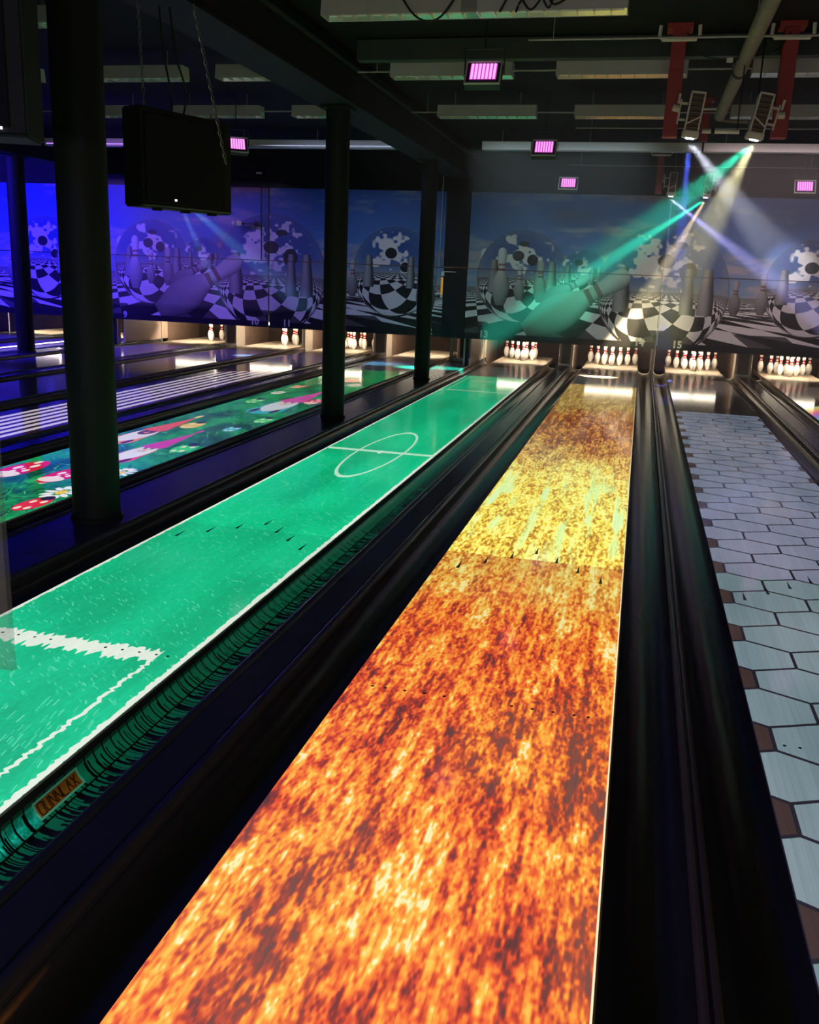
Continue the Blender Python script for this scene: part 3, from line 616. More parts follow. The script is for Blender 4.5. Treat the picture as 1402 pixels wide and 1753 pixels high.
# ---------------------------------------------------------------- pins
IN = .0254
PP = [(0, 2.03), (.1, 2.25), (.75, 2.83), (2.25, 3.9), (3.375, 4.51), (4.5, 4.766), (5.875, 4.563), (7.25, 3.703), (8.625, 2.472), (9.2, 2.05), (9.7, 1.85), (10.0, 1.797), (10.35, 1.82), (10.9, 1.88), (11.75, 2.094), (12.625, 2.406), (13.5, 2.547), (14.2, 2.32), (14.7, 1.75), (14.95, .9), (15, .2)]
mis = [0] * (len(PP) - 1)
for i in (8, 9, 12, 13): mis[i] = 1
PIN = MB().lathe([(d * IN / 2, z * IN) for z, d in PP], 20, mis=mis).mesh('bowling_pin', [PINW, PINR], True)
POS = {1: (0, 0), 2: (-1, 1), 3: (1, 1), 4: (-2, 2), 5: (0, 2), 6: (2, 2), 7: (-3, 3), 8: (-1, 3), 9: (1, 3), 10: (3, 3)}
PW = {1: 'head pin', 2: 'second row left pin', 3: 'second row right pin', 4: 'third row left pin', 5: 'centre pin', 6: 'third row right pin', 7: 'back row left corner pin', 8: 'back row inner left pin', 9: 'back row inner right pin', 10: 'back row right corner pin'}
STAND = {16: range(1, 11), 15: range(1, 11), 14: range(1, 11), 13: (1, 2, 3, 4, 5, 7, 9), 12: (1,), 11: range(1, 11), 10: (3, 5, 6, 9, 10), 9: (3, 5, 9, 10), 8: (6, 10)}
for ln, ks in STAND.items():
    for k in ks:
        o = link('bowling_pin', PIN); dx, dy = POS[k]
        o.location = (LX[ln] + dx * .1524, 18.288 + dy * .264, 0.0); o.rotation_euler = (0, 0, rnd.uniform(0, 6))
        tag(o, 'white red-necked %s on %s' % (PW[k], DESC[ln]), 'bowling pin', 'pins on %s' % DESC[ln])

# ---------------------------------------------------------------- printed masking panels
def draw_mural(right):
    """3.4 x 2.55 m print: checkered plain, mirror bowling balls and pins under a cloudy sky; RIGHT is the panel that continues it"""
    Wd, Hd = 3.4, ZM2 - ZM0; ppm = 190; W_, H = int(Wd * ppm), int(Hd * ppm)
    X, Z = np.meshgrid((np.arange(W_) + .5) / ppm, (np.arange(H) + .5) / ppm)
    off = 3.4 if right else 0.0; X = X + off
    hz = 0.93
    ca, sa = math.cos(.62), math.sin(.62)
    def plain(px, pz):      # checker colour at plain coordinates
        return (np.floor(px * ca - pz * sa) + np.floor(px * sa + pz * ca)) % 2
    def sky(x, z, seed=1):
        n = .55 * noise(H, W_, 9, 4, seed) + .3 * noise(H, W_, 26, 9, seed + 1) + .15 * noise(H, W_, 70, 26, seed + 2)
        base = ramp(np.clip((z - hz) / 1.6, 0, 1), [(0, (120, 140, 160)), (.4, (70, 110, 165)), (1, (44, 84, 150))])
        k = np.clip((n - .49) * 4.5, 0, 1)[..., None] * .75; c = base * (1 - k) + srgb((176, 160, 156)) * k
        k = np.clip((noise(H, W_, 7, 4, seed + 5) - .68) * 4, 0, 1)[..., None] * .6; return c * (1 - k) + srgb((170, 96, 76)) * k
    EY = 1.0; D = 1.25
    dz = np.clip(hz - Z, 1e-3, None); pz = D * EY / dz; px = (X - 1.9) * pz / D
    ck = plain(px * .9 + 3.3, pz * .9)
    fade = np.clip((pz - 9) / 14, 0, 1)
    g = np.where(ck > .5, 205, 26); g = g * (1 - fade) + 110 * fade
    fl = np.stack([g, g * .98, g * .97], -1) / 255.0
    img = np.where((Z < hz)[..., None], fl, sky(X, Z, 11 if right else 3))
    def pin_at(x, z, s, tilt=0.0, shade=1.0, col=(206, 204, 200)):
        nonlocal img
        c_, s_ = math.cos(tilt), math.sin(tilt); U = (X - x) * c_ + (Z - z) * s_; V = -(X - x) * s_ + (Z - z) * c_
        v = V / s; zz = [p[0] / 15 for p in PP]; rr = [p[1] / 30 for p in PP]
        hw = np.interp(v, zz, rr, left=0, right=0) * s; k = (np.abs(U) < hw) & (v > 0) & (v < 1); q = np.clip(U / np.maximum(hw, 1e-4), -1, 1)
        lum = (.30 + .70 * np.sqrt(np.clip(1 - (q + .35) ** 2 * .55, 0, 1))) * (.55 + .45 * np.clip(v * 1.3, 0, 1)) * shade
        cc = lum[..., None] * srgb(col); ring = ((v > .60) & (v < .645)) | ((v > .69) & (v < .73)); cc[ring] = cc[ring] * np.array([.75, .45, .42])
        img = np.where(k[..., None], cc, img)
    def ball(x, z, r, seed, holes):
        nonlocal img
        nx = (X - x) / r; nz = (Z - z) / r; d2 = nx ** 2 + nz ** 2; k = d2 < 1; ny = np.sqrt(np.clip(1 - d2, 0, 1))
        # mirror: view direction +y, normal (nx,-ny,nz)
        dot = -ny; rx = -2 * dot * nx; ry = 1 + 2 * dot * ny; rz = -2 * dot * nz
        t = np.where(rz < -.02, (EY * .55 + nz * .5 * r + r * .5) / np.maximum(-rz, .02), 60.0)
        qx = nx * r + rx * t; qy = -ny * r + ry * t
        c2 = plain(qx * 1.05 + x * 1.7 + .2, qy * 1.05 + .4); f = np.clip((t - 7) / 10, 0, 1)
        g2 = np.where(c2 > .5, 198, 24) * (1 - f) + 104 * f
        flo = np.stack([g2, g2 * .98, g2 * .97], -1) / 255.0
        up = ramp(np.clip(rz, 0, 1), [(0, (118, 128, 140)), (.3, (74, 98, 140)), (1, (40, 70, 128))])
        nn = noise(H, W_, 16, 18, seed) * .6 + noise(H, W_, 46, 50, seed + 1) * .4
        bl = np.clip((nn - .16 - .75 * np.hypot(nx + .08, (nz - .42) * 1.25)) * 9, 0, 1)[..., None]
        up = up * (1 - bl) + srgb((206, 202, 196)) * bl
        for hx, hy, hr, hs in holes: up[((nx - hx) / hr) ** 2 + ((nz - hy) / (hr * hs)) ** 2 < 1] = srgb((22, 24, 26))
        cc = np.where((rz < -.02)[..., None], flo, up)
        for bx, bw in ((-.62, .13), (.38, .10), (.66, .12)):      # reflected pins near the horizon
            w2 = bw * (1 - .5 * np.clip((nz + .1) / .5, 0, 1)); q = (nx - bx) / w2; kk = (np.abs(q) < 1) & (nz > -.34) & (nz < .36)
            cc = np.where(kk[..., None], (.25 + .45 * (1 - np.clip(q + .3, -1, 1) ** 2))[..., None] * srgb((200, 200, 198)), cc)
        rimk = np.clip((np.sqrt(d2) - .965) / .03, 0, 1)[..., None] * .25; cc = cc * (1 - rimk)
        img = np.where(k[..., None], cc, img)
    H3 = [(-.10, .46, .13, .85), (.22, .38, .12, 1.0), (.02, .72, .12, .5)]
    pin_at(.30, .70, .9); ball(.98, 1.12, .80, 40, H3); pin_at(.62, .62, 1.0); pin_at(1.32, .70, .72, shade=.8); pin_at(.95, .72, .6, shade=.9)
    ball(2.05, 1.20, .42, 50, [(-.2, .5, .17, .7), (.45, .15, .17, .9)]); pin_at(2.55, .62, .95, shade=.7)
    ball(3.42, .98, 1.10, 60, [(.02, .46, .13, .8), (.36, .30, .13, 1.1), (.20, .70, .11, .5)]); ball(5.85, 1.12, .80, 70, [(-.10, .42, .14, .85), (.24, .12, .11, 1.0)])
    pin_at(6.45, .35, 1.15, shade=.8); pin_at(5.05, .66, .66, shade=.8); pin_at(4.62, .62, .6, shade=.7)
    # the fallen pins in the foreground
    pin_at(1.35, .70, .95, tilt=-1.05, shade=.75); pin_at(1.10, .18, 2.05, tilt=-1.02, shade=.92, col=(190, 190, 186))
    img[Z < .115] = srgb((20, 20, 21)); k = (Z < .32) & (Z >= .115) & (np.mod(np.floor((X + Z * 1.4) / .85), 2) < .5) & (img.mean(-1) > .5) ; img[k] *= .35
    return np.clip(img, 0, 1)
def print_mat(name, im):
    m = bpy.data.materials.new(name); m.use_nodes = True; nt = m.node_tree; b = nt.nodes['Principled BSDF']
    t = nt.nodes.new('ShaderNodeTexImage'); t.image = im; t.extension = 'EXTEND'; uv = nt.nodes.new('ShaderNodeUVMap'); uv.uv_map = 'UVMap'
    nt.links.new(uv.outputs[0], t.inputs['Vector']); nt.links.new(t.outputs['Color'], b.inputs['Base Color'])
    b.inputs['Roughness'].default_value = 0.5; b.inputs['Specular IOR Level'].default_value = 0.25; return m
PR = {0: print_mat('mural_print', image('mural_left', draw_mural(False))), 1: print_mat('mural_print_b', image('mural_right', draw_mural(True)))}
def mural_panel(x0, z0, z1, y, which):
    mb = MB().box((x0 + 1.7, y + .02, (z0 + z1) / 2), (3.392, .04, z1 - z0 - .01)); loc = Vector((x0 + 1.7, y + .02, z0))
    mb.v = [tuple(Vector(v) - loc) for v in mb.v]; me = mb.mesh('mural_panel', [BLACKBOX, PR[which]])
    uvl = me.uv_layers.new(name='UVMap')
    for p in me.polygons:
        if p.normal.y < -.9:
            p.material_index = 1
        for li in p.loop_indices:
            v = me.vertices[me.loops[li].vertex_index].co; uvl.data[li].uv = ((v.x + 1.7) / 3.4, (v.z + z0 - ZM0) / (ZM2 - ZM0))
    o = link('mural_panel', me); o.location = loc; return o
def text_mesh(s, size):
    cu = bpy.data.curves.new('number', 'FONT'); cu.body = s; cu.size = size; cu.extrude = .001; cu.offset = .006; cu.align_x = 'CENTER'; cu.resolution_u = 3
    o = bpy.data.objects.new('number', cu); COL.objects.link(o)
    dg = bpy.context.evaluated_depsgraph_get(); me = bpy.data.meshes.new_from_object(o.evaluated_get(dg)); bpy.data.objects.remove(o); me.materials.clear(); me.materials.append(PRINTG); return me
PANELS = [(-13.64 + .0, 1, 'at far left behind the far pillar, deep blue', None, None), (-9.84, 0, 'behind the hanging speaker, violet', '9', '10'), (-6.42, 1, 'behind the middle pillar', '11', '12'), (-2.62, 0, 'above the green pitch lane', '13', '14'), (.78, 1, 'above the hexagon lane', '15', None)]
for x0, wh, desc, n0, n1 in PANELS:
    lo = mural_panel(x0, ZM0, ZM1, YM, wh); tag(lo, 'lower printed panel of checkered floor, ' + desc, 'wall panel', 'lower printed masking panels')
    up = mural_panel(x0, ZM1 + .005, ZM2, YM + .015, wh); tag(up, 'upper printed panel of cloudy sky, ' + desc, 'wall panel', 'upper printed panels')
    for s, xx in ((n0, x0 + .36), (n1, x0 + 3.4 - .28)):
        if s:
            t = link('number', text_mesh(s, .17), lo); t.rotation_euler = (PI / 2, 0, 0); t.location = (xx - x0 - 1.7, -.0215, .045)
for x, wd, nm in ((-2.835, .425, 'beside number thirteen'), (-10.05, .41, 'behind the far pillar at left')):
    single('filler_board', MB().box((x, YM + .02, (ZM0 + ZM1) / 2), (wd, .05, ZM1 - ZM0)), BLACKWALL, 'plain black board between printed panels, ' + nm, 'board', (x, YM + .02, ZM0))
    if x > -5: single('boxed_column', MB().box((x, YM + .06, (ZM1 + ZM2) / 2 + .01), (wd + .02, .12, ZM2 - ZM1 - .02)), BLACKWALL, 'black boxed column between upper printed panels right of third pillar', 'column', (x, YM + .06, ZM1 + .01))
t = thing('status_light', 'thin amber light strip on the edge of the black filler board', 'light', (-3.07, YM - .02, 1.30))
lpart('strip', MB().box((0, 0, .15), (.03, .03, .30)), AMBER, t); lpart('bracket', MB().box((.01, -.002, .36), (.05, .04, .07)).box((.12, 0, .40), (.24, .03, .012)), RIM, t); lpart('end_cap', MB().box((0, -.002, -.03), (.036, .035, .06)), RIM, t)

# ---------------------------------------------------------------- pillars and beam
PLAB = [(-2.82, 4.3, 'nearest thick black round pillar at left, between gnome lane and green pitch lane'), (-2.82, 9.1, 'middle black round pillar, second from the camera, on the broad capping'), (-2.82, 13.55, 'third slim dark pillar, nearest the printed panels on the broad capping'), (-10.04, 13.6, 'far dark blue pillar standing in blue light at left border')]
for (x, y, lb), pr in zip(PLAB, (.148, .128, .122, .15)):
    t = thing('pillar', lb, 'pillar', (x, y, .02), 'round pillars')
    lpart('shaft', MB().lathe([(pr, 0), (pr, 3.27)], 32), PILLAR, t, smooth=True)
    lpart('base_collar', MB().lathe([(pr + .015, 0), (pr + .015, .012), (pr + .003, .025)], 32), PILLAR, t, smooth=True)
    lpart('head_plate', MB().box((0, 0, 3.265), (.3, .3, .02)), PILLAR, t)
t = thing('ceiling_beam', 'long black steel beam resting on the near row of pillars', 'beam', (-2.82, 7.0, 3.3))
part('lower_flange', MB().box((-2.82, 6.0, 3.315), (.44, 19.8, .03)), BEAMM, t)
part('web', MB().box((-2.82, 6.0, 3.52), (.40, 19.8, .38)), BEAMM, t)
part('upper_flange', MB().box((-2.82, 6.0, 3.725), (.44, 19.8, .03)), BEAMM, t)
part('side_conduit', MB().tube([(-2.56, -3.8, 3.62), (-2.56, 15.8, 3.62)], .03, 10), WIRE if False else BEAMM, t, smooth=True)
for i in range(9): part('conduit_clip', MB().box((-2.575, -2 + i * 2.2, 3.62), (.05, .03, .08)), BEAMM, t)
t = thing('ceiling_beam', 'dark steel beam over the far blue pillar', 'beam', (-10.04, 13.0, 3.3)); part('lower_flange', MB().box((-10.04, 6.0, 3.315), (.44, 19.8, .03)), BEAMM, t); part('web', MB().box((-10.04, 6.0, 3.53), (.40, 19.8, .40)), BEAMM, t)

# ---------------------------------------------------------------- fluorescent fittings (unlit)
def make_fitting():
    t = thing('fluorescent_fitting', '', 'ceiling light', (0, 0, 0), 'unlit fluorescent fittings')
    L_ = 1.2; h = .13; d = .20
    hs = MB().add([(-L_ / 2, -d / 2, 0), (L_ / 2, -d / 2, 0), (L_ / 2, d / 2, 0), (-L_ / 2, d / 2, 0), (-L_ / 2, -d / 2 + .02, h), (L_ / 2, -d / 2 + .02, h), (L_ / 2, d / 2 - .02, h), (-L_ / 2, d / 2 - .02, h)],
                  [(0, 1, 5, 4), (2, 3, 7, 6), (1, 2, 6, 5), (3, 0, 4, 7), (4, 5, 6, 7)])
    lpart('housing', hs, FIXT, t)
    tray = lpart('reflector_tray', MB().add([(-L_ / 2 + .01, -d / 2 + .005, .004), (L_ / 2 - .01, -d / 2 + .005, .004), (L_ / 2 - .01, -.02, .07), (-L_ / 2 + .01, -.02, .07), (L_ / 2 - .01, d / 2 - .005, .004), (-L_ / 2 + .01, d / 2 - .005, .004), (L_ / 2 - .01, .02, .07), (-L_ / 2 + .01, .02, .07)], [(0, 1, 2, 3), (5, 4, 6, 7), (3, 2, 6, 7)]), LOUVRE, t)
    for s in (-.045, .045): lpart('tube', MB().tube([(-L_ / 2 + .03, s, .035), (L_ / 2 - .03, s, .035)], .013, 8), TUBE, t, smooth=True)
    bl = MB().box((0, 0, .02), (.004, d - .02, .04)).mesh('louvre_blade', LOUVRE)
    for k in range(9): b = link('louvre_blade', bl, tray); b.location = (-.48 + k * .12, 0, .0)
    for s in (-1, 1): lpart('hanger', MB().tube([(s * .4, 0, h), (s * .4, 0, .28)], .005, 6), WIRE, t)
    return t
FIT = make_fitting(); used = False
ZFX = 3.5
ROWS = [(6.55, [(-4.95, 'row nearest the camera, far left'), (-1.5, 'row nearest the camera, left of the cables'), (-.42, 'row nearest the camera, with cables across it')], 'first'),
        (8.72, [(-6.7, ''), (-4.98, 'second row, directly above the hanging speaker'), (-3.4, 'second row, half hidden by the black beam'), (-1.54, 'second row, behind the nearest pink floodlight'), (.08, 'second row, left of the front red post'), (1.84, 'second row, between the two front red posts'), (3.4, 'second row, right border')], 'second'),
        (11.0, [(-6.7, 'third row, left of the speaker top'), (-5.08, 'third row, right of the speaker top'), (-3.44, 'third row, cut by the black beam'), (-1.56, 'third row, nearest right of the beam'), (.09, 'third row, left of the white scanner lights'), (1.85, 'third row, behind the white scanner lights'), (3.4, 'third row, right border')], 'third')]
for y, xs, nm in ROWS:
    for x, lb in xs:
        lab = 'unlit white fluorescent fitting, ' + (lb or 'second row, far left')
        if not used: FIT.location = (x, y, ZFX); FIT['label'] = lab; used = True
        else: dup(FIT, (x, y, ZFX), lab)
def conduit(y, z, xa, xb, lb):
    t = thing('conduit', lb, 'conduit', (xa, y, z), 'thin conduits under the ceiling')
    part('pipe', MB().tube([(xa, y, z), (xb, y, z)], .009, 6), WIRE, t, smooth=True)
    n = max(2, int((xb - xa) / 2)); 
    for i in range(n):
        x = xa + .2 + (xb - xa - .4) * i / (n - 1); part('hanger', MB().tube([(x, y, z), (x, y, ZC)], .004, 5), WIRE, t)
conduit(7.3, 3.5, -.62, 6.5, 'thin pinkish conduit crossing above the nearest pink floodlight')
conduit(8.72, 3.56, -2.5, 6.5, 'thin conduit joining the second row of fittings at right')
conduit(11.0, 3.56, -2.5, 6.5, 'thin conduit joining the third row of fittings at right')
conduit(11.0, 3.57, -9.5, -3.1, 'thin conduit joining the third row of fittings at left')
conduit(11.75, 3.5, -.55, 6.5, 'thin conduit crossing behind the white scanner lights')
conduit(15.2, 3.45, -.9, 6.5, 'thin conduit just above the printed panels at right')
conduit(13.0, 3.42, -9.0, -3.1, 'thin conduit above the violet printed panels at left')
for xa, xb, lb in ((-2.1, 1.1, 'long white cable trunking under the ceiling right of beam'), (1.12, 5.6, 'long white cable trunking behind the right red post'), (-6.3, -3.2, 'white cable trunking seen left of the middle pillar'), (-9.6, -6.6, 'violet lit cable trunking left of the speaker')):
    t = thing('cable_trunking', lb, 'cable trunking', (xa, 13.9, 3.5), 'cable trunking under the ceiling')
    part('channel', MB().box(((xa + xb) / 2, 13.9, 3.56), (xb - xa - .01, .16, .11)), FIXT, t); part('lid', MB().box(((xa + xb) / 2, 13.9, 3.503), (xb - xa - .01, .17, .008)), FIXT, t)
    for i in range(3):
        x = xa + .3 + (xb - xa - .6) * i / 2; part('hanger', MB().tube([(x, 13.9, 3.6), (x, 13.9, ZC)], .006, 5), WIRE, t)
# cross beam with dim side under the ceiling
single('cross_beam', MB().box((2.2, 8.42, 3.68), (9.2, .12, .18)), mat('duct_green', (0.035, 0.05, 0.042), 0.6, 0.3, var=0.2, scale=3), 'dark cross beam above the front red posts', 'beam', (2.2, 8.42, 3.59))

# ---------------------------------------------------------------- magenta floodlights
def flood(loc, lb, yaw=0.0, sc=1.0):
    t = thing('flood_light', lb, 'flood light', loc, 'magenta flood lights'); t.rotation_euler = (0, 0, yaw); t.scale = (sc, sc, sc)
    rot = Matrix.Rotation(math.radians(-28), 3, 'X')
    T = lambda v: rot @ Vector(v)
    def pb(nm, mb, m):
        mb.v = [tuple(T(v)) for v in mb.v]; return lpart(nm, mb, m, t)
    pb('housing', MB().box((0, .04, 0), (.30, .07, .225)), FLOODB)
    pb('bezel', MB().box((-.145, 0, 0), (.012, .02, .22)).box((.145, 0, 0), (.012, .02, .22)).box((0, 0, .105), (.30, .02, .012)).box((0, 0, -.105), (.30, .02, .012)), FLOODH)
    lb_ = pb('led_board', MB().box((0, .004, .012), (.225, .006, .15)), LEDG)
    sm = None
    for i in range(7):
        mb = MB().box((-.094 + i * .0313, -.001, .012), (.02, .006, .145)); mb.v = [tuple(T(v)) for v in mb.v]; lpart('led_strip', mb, LEDM, lb_)
    lpart('bracket', MB().box((-.165, .05, .09), (.006, .03, .2)).box((.165, .05, .09), (.006, .03, .2)).box((0, .05, .19), (.336, .03, .006)), FLOODB, t)
    lpart('drop_rod', MB().tube([(0, .05, .19), (0, .05, (ZC - loc[2]) / sc)], .007, 6), FLOODB, t)
    return t
flood((-.985, 7.35, 3.27), 'largest magenta flood light, nearest the camera, in front of second fitting row')
flood((-.845, 11.0, 3.165), 'middle magenta flood light of the three in the centre row', sc=.98)
flood((-.835, 14.7, 3.12), 'smallest magenta flood light of the centre row, above the printed panel')
flood((2.68, 14.7, 3.13), 'magenta flood light near the right border above printed panel')
flood((2.68, 10.8, 3.17), 'magenta flood light beyond the right border, mirrored on the hexagon lane')
flood((2.68, 7.3, 3.2), 'nearest magenta flood light beyond the right border, mirrored on hexagon lane')
flood((-4.65, 10.6, 3.117), 'turned magenta flood light just right of the hanging speaker', yaw=.55, sc=.96)

# ---------------------------------------------------------------- scanner lights on red posts
def scanner(loc, lean, lb, side):
    t = thing('scanner_light', lb, 'stage light', loc, 'white scanner lights')
    rot = Matrix.Rotation(lean, 3, 'Y') @ Matrix.Rotation(math.radians(6), 3, 'X')
    def pb(nm, mb, m, par=None, bev=0.0):
        mb.v = [tuple(rot @ Vector(v)) for v in mb.v]; return lpart(nm, mb, m, par or t, bevel=bev)
    pb('body', MB().box((0, .10, .20), (.125, .26, .33)), SCANW, bev=.006)
    pb('lamp_head', MB().box((0, .09, .03), (.14, .27, .06)), SCANW, bev=.008)
    vp = pb('vent_panel', MB().box((0, -.034, .205), (.10, .008, .29)), SCANB)
    for i in range(7): pb('vent_slat', MB().box((0, -.042, .085 + i * .04), (.10, .012, .010), Matrix.Rotation(.5, 3, 'X')), SCANB, vp)
    for sx in (-1, 1): pb('frame_bar', MB().box((sx * .056, -.04, .20), (.014, .016, .33)), SCANW)
    for sz in (.045, .36): pb('frame_bar', MB().box((0, -.04, sz), (.126, .016, .014)), SCANW)
    pb('brace', MB().box((0, -.048, .14), (.12, .006, .012), Matrix.Rotation(-.55 * side, 3, 'Y')), SCANW)
    pb('lens', MB().lathe([(.036, -.010), (.036, .0)], 16, (0, .0, .0)), LENS)
    k = -side
    pb('yoke', MB().box((k * .10, .08, .27), (.06, .03, .02)).box((k * .10, .08, .14), (.06, .03, .02)).box((k * .13, .08, .20), (.014, .04, .2)), SCANW)
    if loc[0] > 1 or loc[0] < -5: lpart('hanger', MB().tube([(0, .10, .36), (0, .10, ZC - loc[2])], .008, 6), CABLE, t)
    pb('clamp', MB().tube([(k * .135, .06, .22), (k * .19, .06, .23)], .03, 10).box((k * .15, .03, .30), (.02, .02, .08)), SCANW)
    return t
scanner((.74, 8.0, 2.865), .10, 'white slatted scanner light on the left front red post, blue beam', 1)
scanner((1.27, 8.0, 2.855), .17, 'white slatted scanner light on the right front red post, green beam', -1)
scanner((.765, 15.5, 3.03), .05, 'small far scanner light on the rear post, lavender beam', 1)
scanner((1.31, 15.5, 3.02), .12, 'small far scanner light without red post, cream and green beams', -1)
scanner((SL[0], SL[1], SL[2] + .04), .1, 'scanner light hidden behind the hanging speaker, casting blue beams', 1)
def red_post(x, y, z0, lb, wd=.125):
    t = thing('red_post', lb, 'post', (x, y, z0), 'red drop posts'); h = ZC - z0
    lpart('shaft', MB().box((0, 0, h * .30), (wd, wd, h * .60 - .004)), REDPOST, t); lpart('upper_shaft', MB().box((0, 0, h * .78), (wd * .96, wd * .96, h * .36)), REDPOST, t)
    lpart('flange', MB().box((0, 0, h - .02), (wd * 1.7, wd * 1.7, .04)), REDPOST, t)
    lpart('ceiling_bracket', MB().tube([(-.16, -.1, h - .02), (-.165, -.1, h - .10), (-.14, -.1, h - .13), (.14, -.1, h - .13), (.165, -.1, h - .10), (.16, -.1, h - .02)], .016, 8), RIM, t, smooth=True)
    return t
red_post(.57, 8.12, 2.88, 'front red square post hanging left of the white scanner light')
red_post(1.475, 8.12, 2.88, 'front red square post hanging right of the white scanner lights')
red_post(.56, 15.55, 3.06, 'thinner dull red post before the printed panels, holding the far scanner light', wd=.10)
red_post(1.0, 11.4, 3.3, 'short red post behind the pipe between the scanner lights', wd=.09)
t = thing('lagged_pipe', 'thick lagged brown pipe running lengthwise under the ceiling at right', 'pipe', (1.13, 5.0, 3.45))
part('pipe', MB().tube([(1.13, 4.0, 3.52), (1.13, 8.6, 3.52)], .062, 14), LAG, t, smooth=True); part('rear_pipe', MB().tube([(1.13, 8.62, 3.52), (1.13, 10.9, 3.51)], .062, 14), LAG, t, smooth=True)
part('joint_band', MB().tube([(1.13, 8.57, 3.52), (1.13, 8.66, 3.52)], .067, 14), BEAMM, t); part('elbow', MB().tube([(1.13, 10.85, 3.51), (1.15, 10.98, 3.48), (1.3, 11.02, 3.47), (1.45, 11.02, 3.47)], .02, 8), LAG, t)
for y in (5.2, 7.4, 9.6): part('hanger', MB().tube([(1.13, y, 3.57), (1.13, y, ZC)], .006, 6), WIRE, t)
t = thing('white_pipe', 'short white pipe level beside the left scanner light', 'pipe', (.86, 8.1, 2.9)); part('pipe', MB().tube([(.84, 8.1, 2.935), (1.15, 8.1, 2.93)], .018, 8), RIM, t, smooth=True); part('strap', MB().box((.93, 8.1, 2.935), (.03, .045, .045)), CABLE, t); part('hanger', MB().tube([(1.13, 8.1, 2.93), (1.13, 8.1, 3.46)], .006, 6), CABLE, t)
def cable(lb, pts, r=.008):
    n = []
    P = [Vector(p) for p in pts]
    for i in range(len(P) - 1):
        p0, p1, p2, p3 = P[max(i - 1, 0)], P[i], P[i + 1], P[min(i + 2, len(P) - 1)]
        for k in range(6):
            u = k / 6; n.append(.5 * ((2 * p1) + (p2 - p0) * u + (2 * p0 - 5 * p1 + 4 * p2 - p3) * u * u + (3 * p1 - p0 - 3 * p2 + p3) * u ** 3))
    n.append(P[-1]); return single('cable', MB().tube(n, r, 6), CABLE, lb, 'cable', pts[0], 'cables', smooth=True)
cable('black cable looping across the first fitting at top centre', [(-1.55, 6.4, 3.75), (-1.35, 6.4, 3.47), (-1.15, 6.4, 3.46), (-.95, 6.4, 3.76)])
cable('tangled black cable across the fitting at the top right of centre', [(-.72, 6.4, 3.48), (-.62, 6.4, 3.62), (-.5, 6.4, 3.49), (-.4, 6.42, 3.6), (-.33, 6.4, 3.52), (-.2, 6.4, 3.6), (-.1, 6.4, 3.76)])
cable('second black cable hanging over the fitting at the top right of centre', [(-.60, 6.38, 3.47), (-.56, 6.38, 3.55), (-.44, 6.36, 3.58), (-.36, 6.38, 3.5), (-.30, 6.38, 3.77)])
cable('thin cable sagging between the front red posts', [(.63, 8.0, 3.6), (.8, 8.05, 3.52), (1.05, 8.05, 3.5), (1.35, 8.0, 3.55), (1.46, 8.05, 3.7)], .005)

single('sensor', MB().box((1.0, 8.05, 3.49), (.05, .04, .03)), CAMW, 'tiny white sensor on the cable between the front red posts', 'sensor', (1.0, 8.05, 3.475))

# ---------------------------------------------------------------- hanging speakers
def speaker(L, Rr, depth, z0, h, lb, dot):
    L = Vector(L); Rr = Vector(Rr); ax = (Rr - L); wd = ax.length; ax.normalize(); nrm = Vector((ax.y, -ax.x, 0))      # faces the camera side
    base = (L + Rr) / 2 - nrm * depth / 2; t = thing('hanging_speaker', lb, 'speaker', (base.x, base.y, z0), 'hanging speakers')
    rot = Matrix(((ax.x, -nrm.x, 0), (ax.y, -nrm.y, 0), (0, 0, 1)))
    def pb(nm, mb, m, par=None, bev=0.0):
        mb.v = [tuple(rot @ Vector(v)) for v in mb.v]; return lpart(nm, mb, m, par or t, bevel=bev)
    pb('cabinet', MB().box((0, 0, h / 2), (wd, depth, h)), BLACKBOX, bev=.012)
    pb('grille', MB().box((-.02, -depth / 2 - .006, h / 2), (wd - .12, .014, h - .08)), GRILLE)
    pb('corner_strip', MB().box((0, -depth / 2 - .002, .012), (wd - .02, .02, .010)), STRIPM if h < .8 else GRILLE)
    for s in (-.3, 0, .3): pb('foot', MB().box((s * wd, -depth / 2 + .04, -.008), (.05, .05, .016)), GRILLE)
    if dot: pb('led', MB().box((dot[0], -depth / 2 - .015, dot[1]), (.016, .006, .012)), DOT)
    for s in (-1, 1): pb('eye_bolt', MB().tube([(s * wd * .36, 0, h), (s * wd * .36, 0, h + .05)], .008, 6), CHAIN)
    return t, base, ax
t, base, ax = speaker((-2.87, 5.07, 0), (-2.56, 5.85, 0), .18, 2.0, .64, 'large black loudspeaker hanging on chains above the gnome lane', (-.13, .06))
speaker((-3.5, 2.75, 0), (-2.37, 3.18, 0), .30, 2.17, .90, 'second black loudspeaker box at top left corner, beside nearest pillar', (.486, .035))
def link_mesh():
    pts = []
    for k in range(13):
        a = 2 * PI * k / 12; pts.append((.010 * math.cos(a), 0, .022 * math.sin(a)))
    return MB().tube(pts, .0035, 5, cap=False).mesh('chain_link', CHAIN, True)
LINK = link_mesh()
def chain(top, bot, lb):
    a, b = Vector(top), Vector(bot); n = int((a - b).length / .036); t = thing('chain', lb, 'chain', tuple(b), 'speaker chains')
    q = (a - b).to_track_quat('Z', 'Y')
    for i in range(n):
        o = link('chain_link', LINK, t); o.location = (a - b) * ((i + .5) / n); o.rotation_mode = 'QUATERNION'; o.rotation_quaternion = q @ Matrix.Rotation(PI / 2 * (i % 2), 3, 'Z').to_quaternion()
cl = base - ax * .30; cr = base + ax * .36
chain((-2.95, 5.25, 3.30), (cl.x, cl.y, 2.66), 'left rusty chain holding the hanging speaker')
chain((-2.60, 5.35, 3.30), (-2.47, 5.55, 2.33), 'right rusty chain hanging down the side of the speaker')
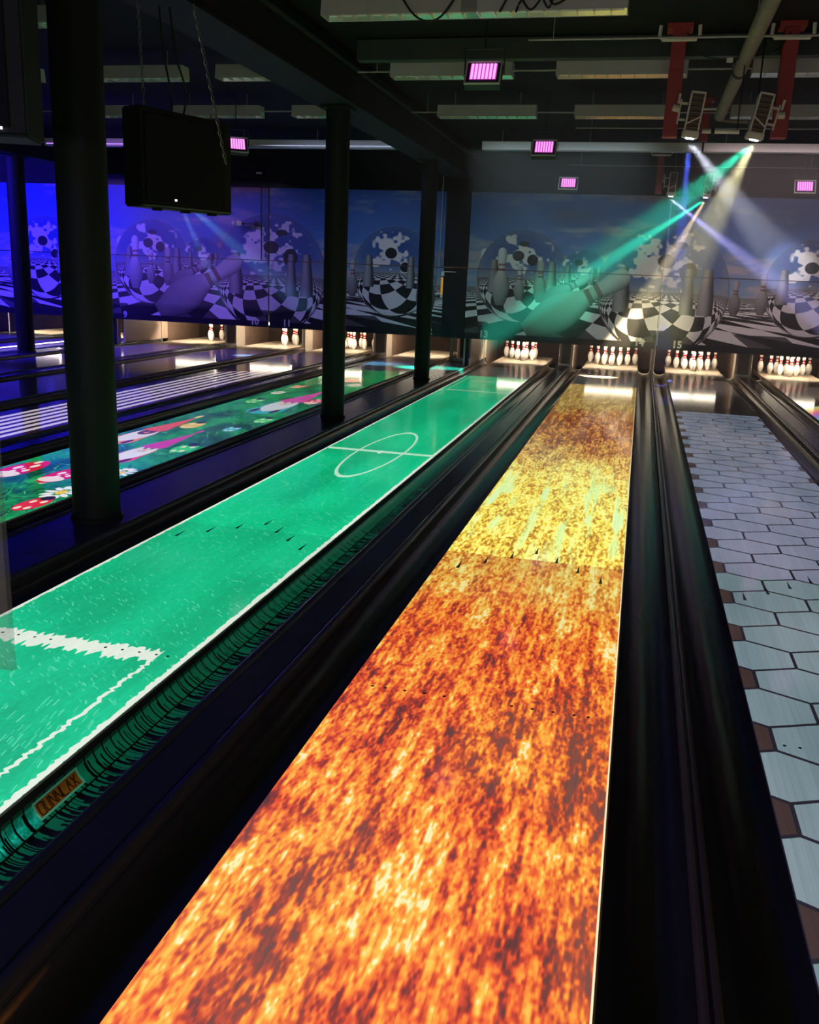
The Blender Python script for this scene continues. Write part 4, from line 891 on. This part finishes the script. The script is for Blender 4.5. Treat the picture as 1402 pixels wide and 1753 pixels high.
cable('pair of black cables running down to the hanging speaker', [(-2.85, 5.35, 3.3), (-2.83, 5.36, 3.0), (-2.80, 5.4, 2.75), (-2.86, 5.5, 2.62)], .007)
cable('second black cable beside the pair above the speaker', [(-2.80, 5.4, 3.3), (-2.77, 5.42, 3.0), (-2.72, 5.46, 2.78), (-2.80, 5.55, 2.62)], .007)

# ---------------------------------------------------------------- small fittings on the wall
t = thing('security_camera', 'small white security camera right of the hanging speaker', 'camera', (-6.95, 15.8, 2.42))
lpart('housing', MB().box((0, 0, 0), (.10, .2, .09), Matrix.Rotation(.5, 3, 'Z')), CAMW, t, bevel=.01); lpart('lens_ring', MB().tube([(-.02, -.10, 0), (-.05, -.15, 0)], .035, 10), CAMW, t); lpart('mount_arm', MB().box((.17, .06, 0), (.26, .04, .03)).box((.30, .12, 0), (.04, .2, .08)), CABLE, t)
t = thing('drop_conduit', 'thin dark conduit with sensor hanging before the violet panel', 'conduit', (-6.55, 15.9, 1.8)); part('pipe', MB().tube([(-6.55, 15.93, 1.78), (-6.55, 15.93, ZC)], .012, 6), CABLE, t); part('sensor', MB().box((-6.58, 15.9, 3.32), (.10, .05, .03)), CAMW, t)
t = thing('drop_conduit', 'thin grey conduit beside the black boxed column right of third pillar', 'conduit', (-3.12, 15.93, 1.8)); part('pipe', MB().tube([(-3.13, 15.95, 1.78), (-3.12, 15.95, ZC)], .010, 6), WIRE, t)
single('conduit_run', MB().tube([(.80, 15.985, .6), (.80, 15.985, ZC)], .006, 6), WIRE, 'thin upright seam strip between the panels of lanes fourteen and fifteen', 'strip', (.80, 15.985, .6))

# ---------------------------------------------------------------- acrylic screen in the left foreground
t = thing('acrylic_screen', 'clear acrylic screen edge at the left border in the foreground', 'screen', (-.45, -.2, 0.0))
part('pane', MB().box((-.45, -.2, 1.60), (.85, .006, .65)), GLASS, t)
part('post', MB().tube([(-.62, -.2, 0), (-.62, -.2, 1.9)], .012, 8), STEEL, t, smooth=True); part('foot', MB().box((-.62, -.2, .006), (.3, .3, .012)), STEEL, t)

# ---------------------------------------------------------------- haze in the air (needs the lamps and the room)
HZ = [(7.3, 2.72), (14.6, .15), (15.94, .15), (15.94, 3.4), (7.3, 3.4)]     # underside shaped to stay clear of the projector rays, so only scanner beams show
mb = MB().add([(x, y, z) for x in (-2.2, 4.6) for y, z in HZ], [(4, 3, 2, 1, 0), (5, 6, 7, 8, 9)] + [(i, (i + 1) % 5, 5 + (i + 1) % 5, 5 + i) for i in range(5)])
single('haze', mb, haze_mat('thin_haze', .045), 'thin theatrical haze in the scanner beams at right', 'haze', (1.2, 12.0, 0.15), kind='stuff')
single('haze', MB().box((-7.2, 14.9, 1.95), (3.6, 2.0, 2.1)), haze_mat('thin_haze_b', .07), 'thin haze below the hanging speaker', 'haze', (-7.2, 14.9, .9), kind='stuff')
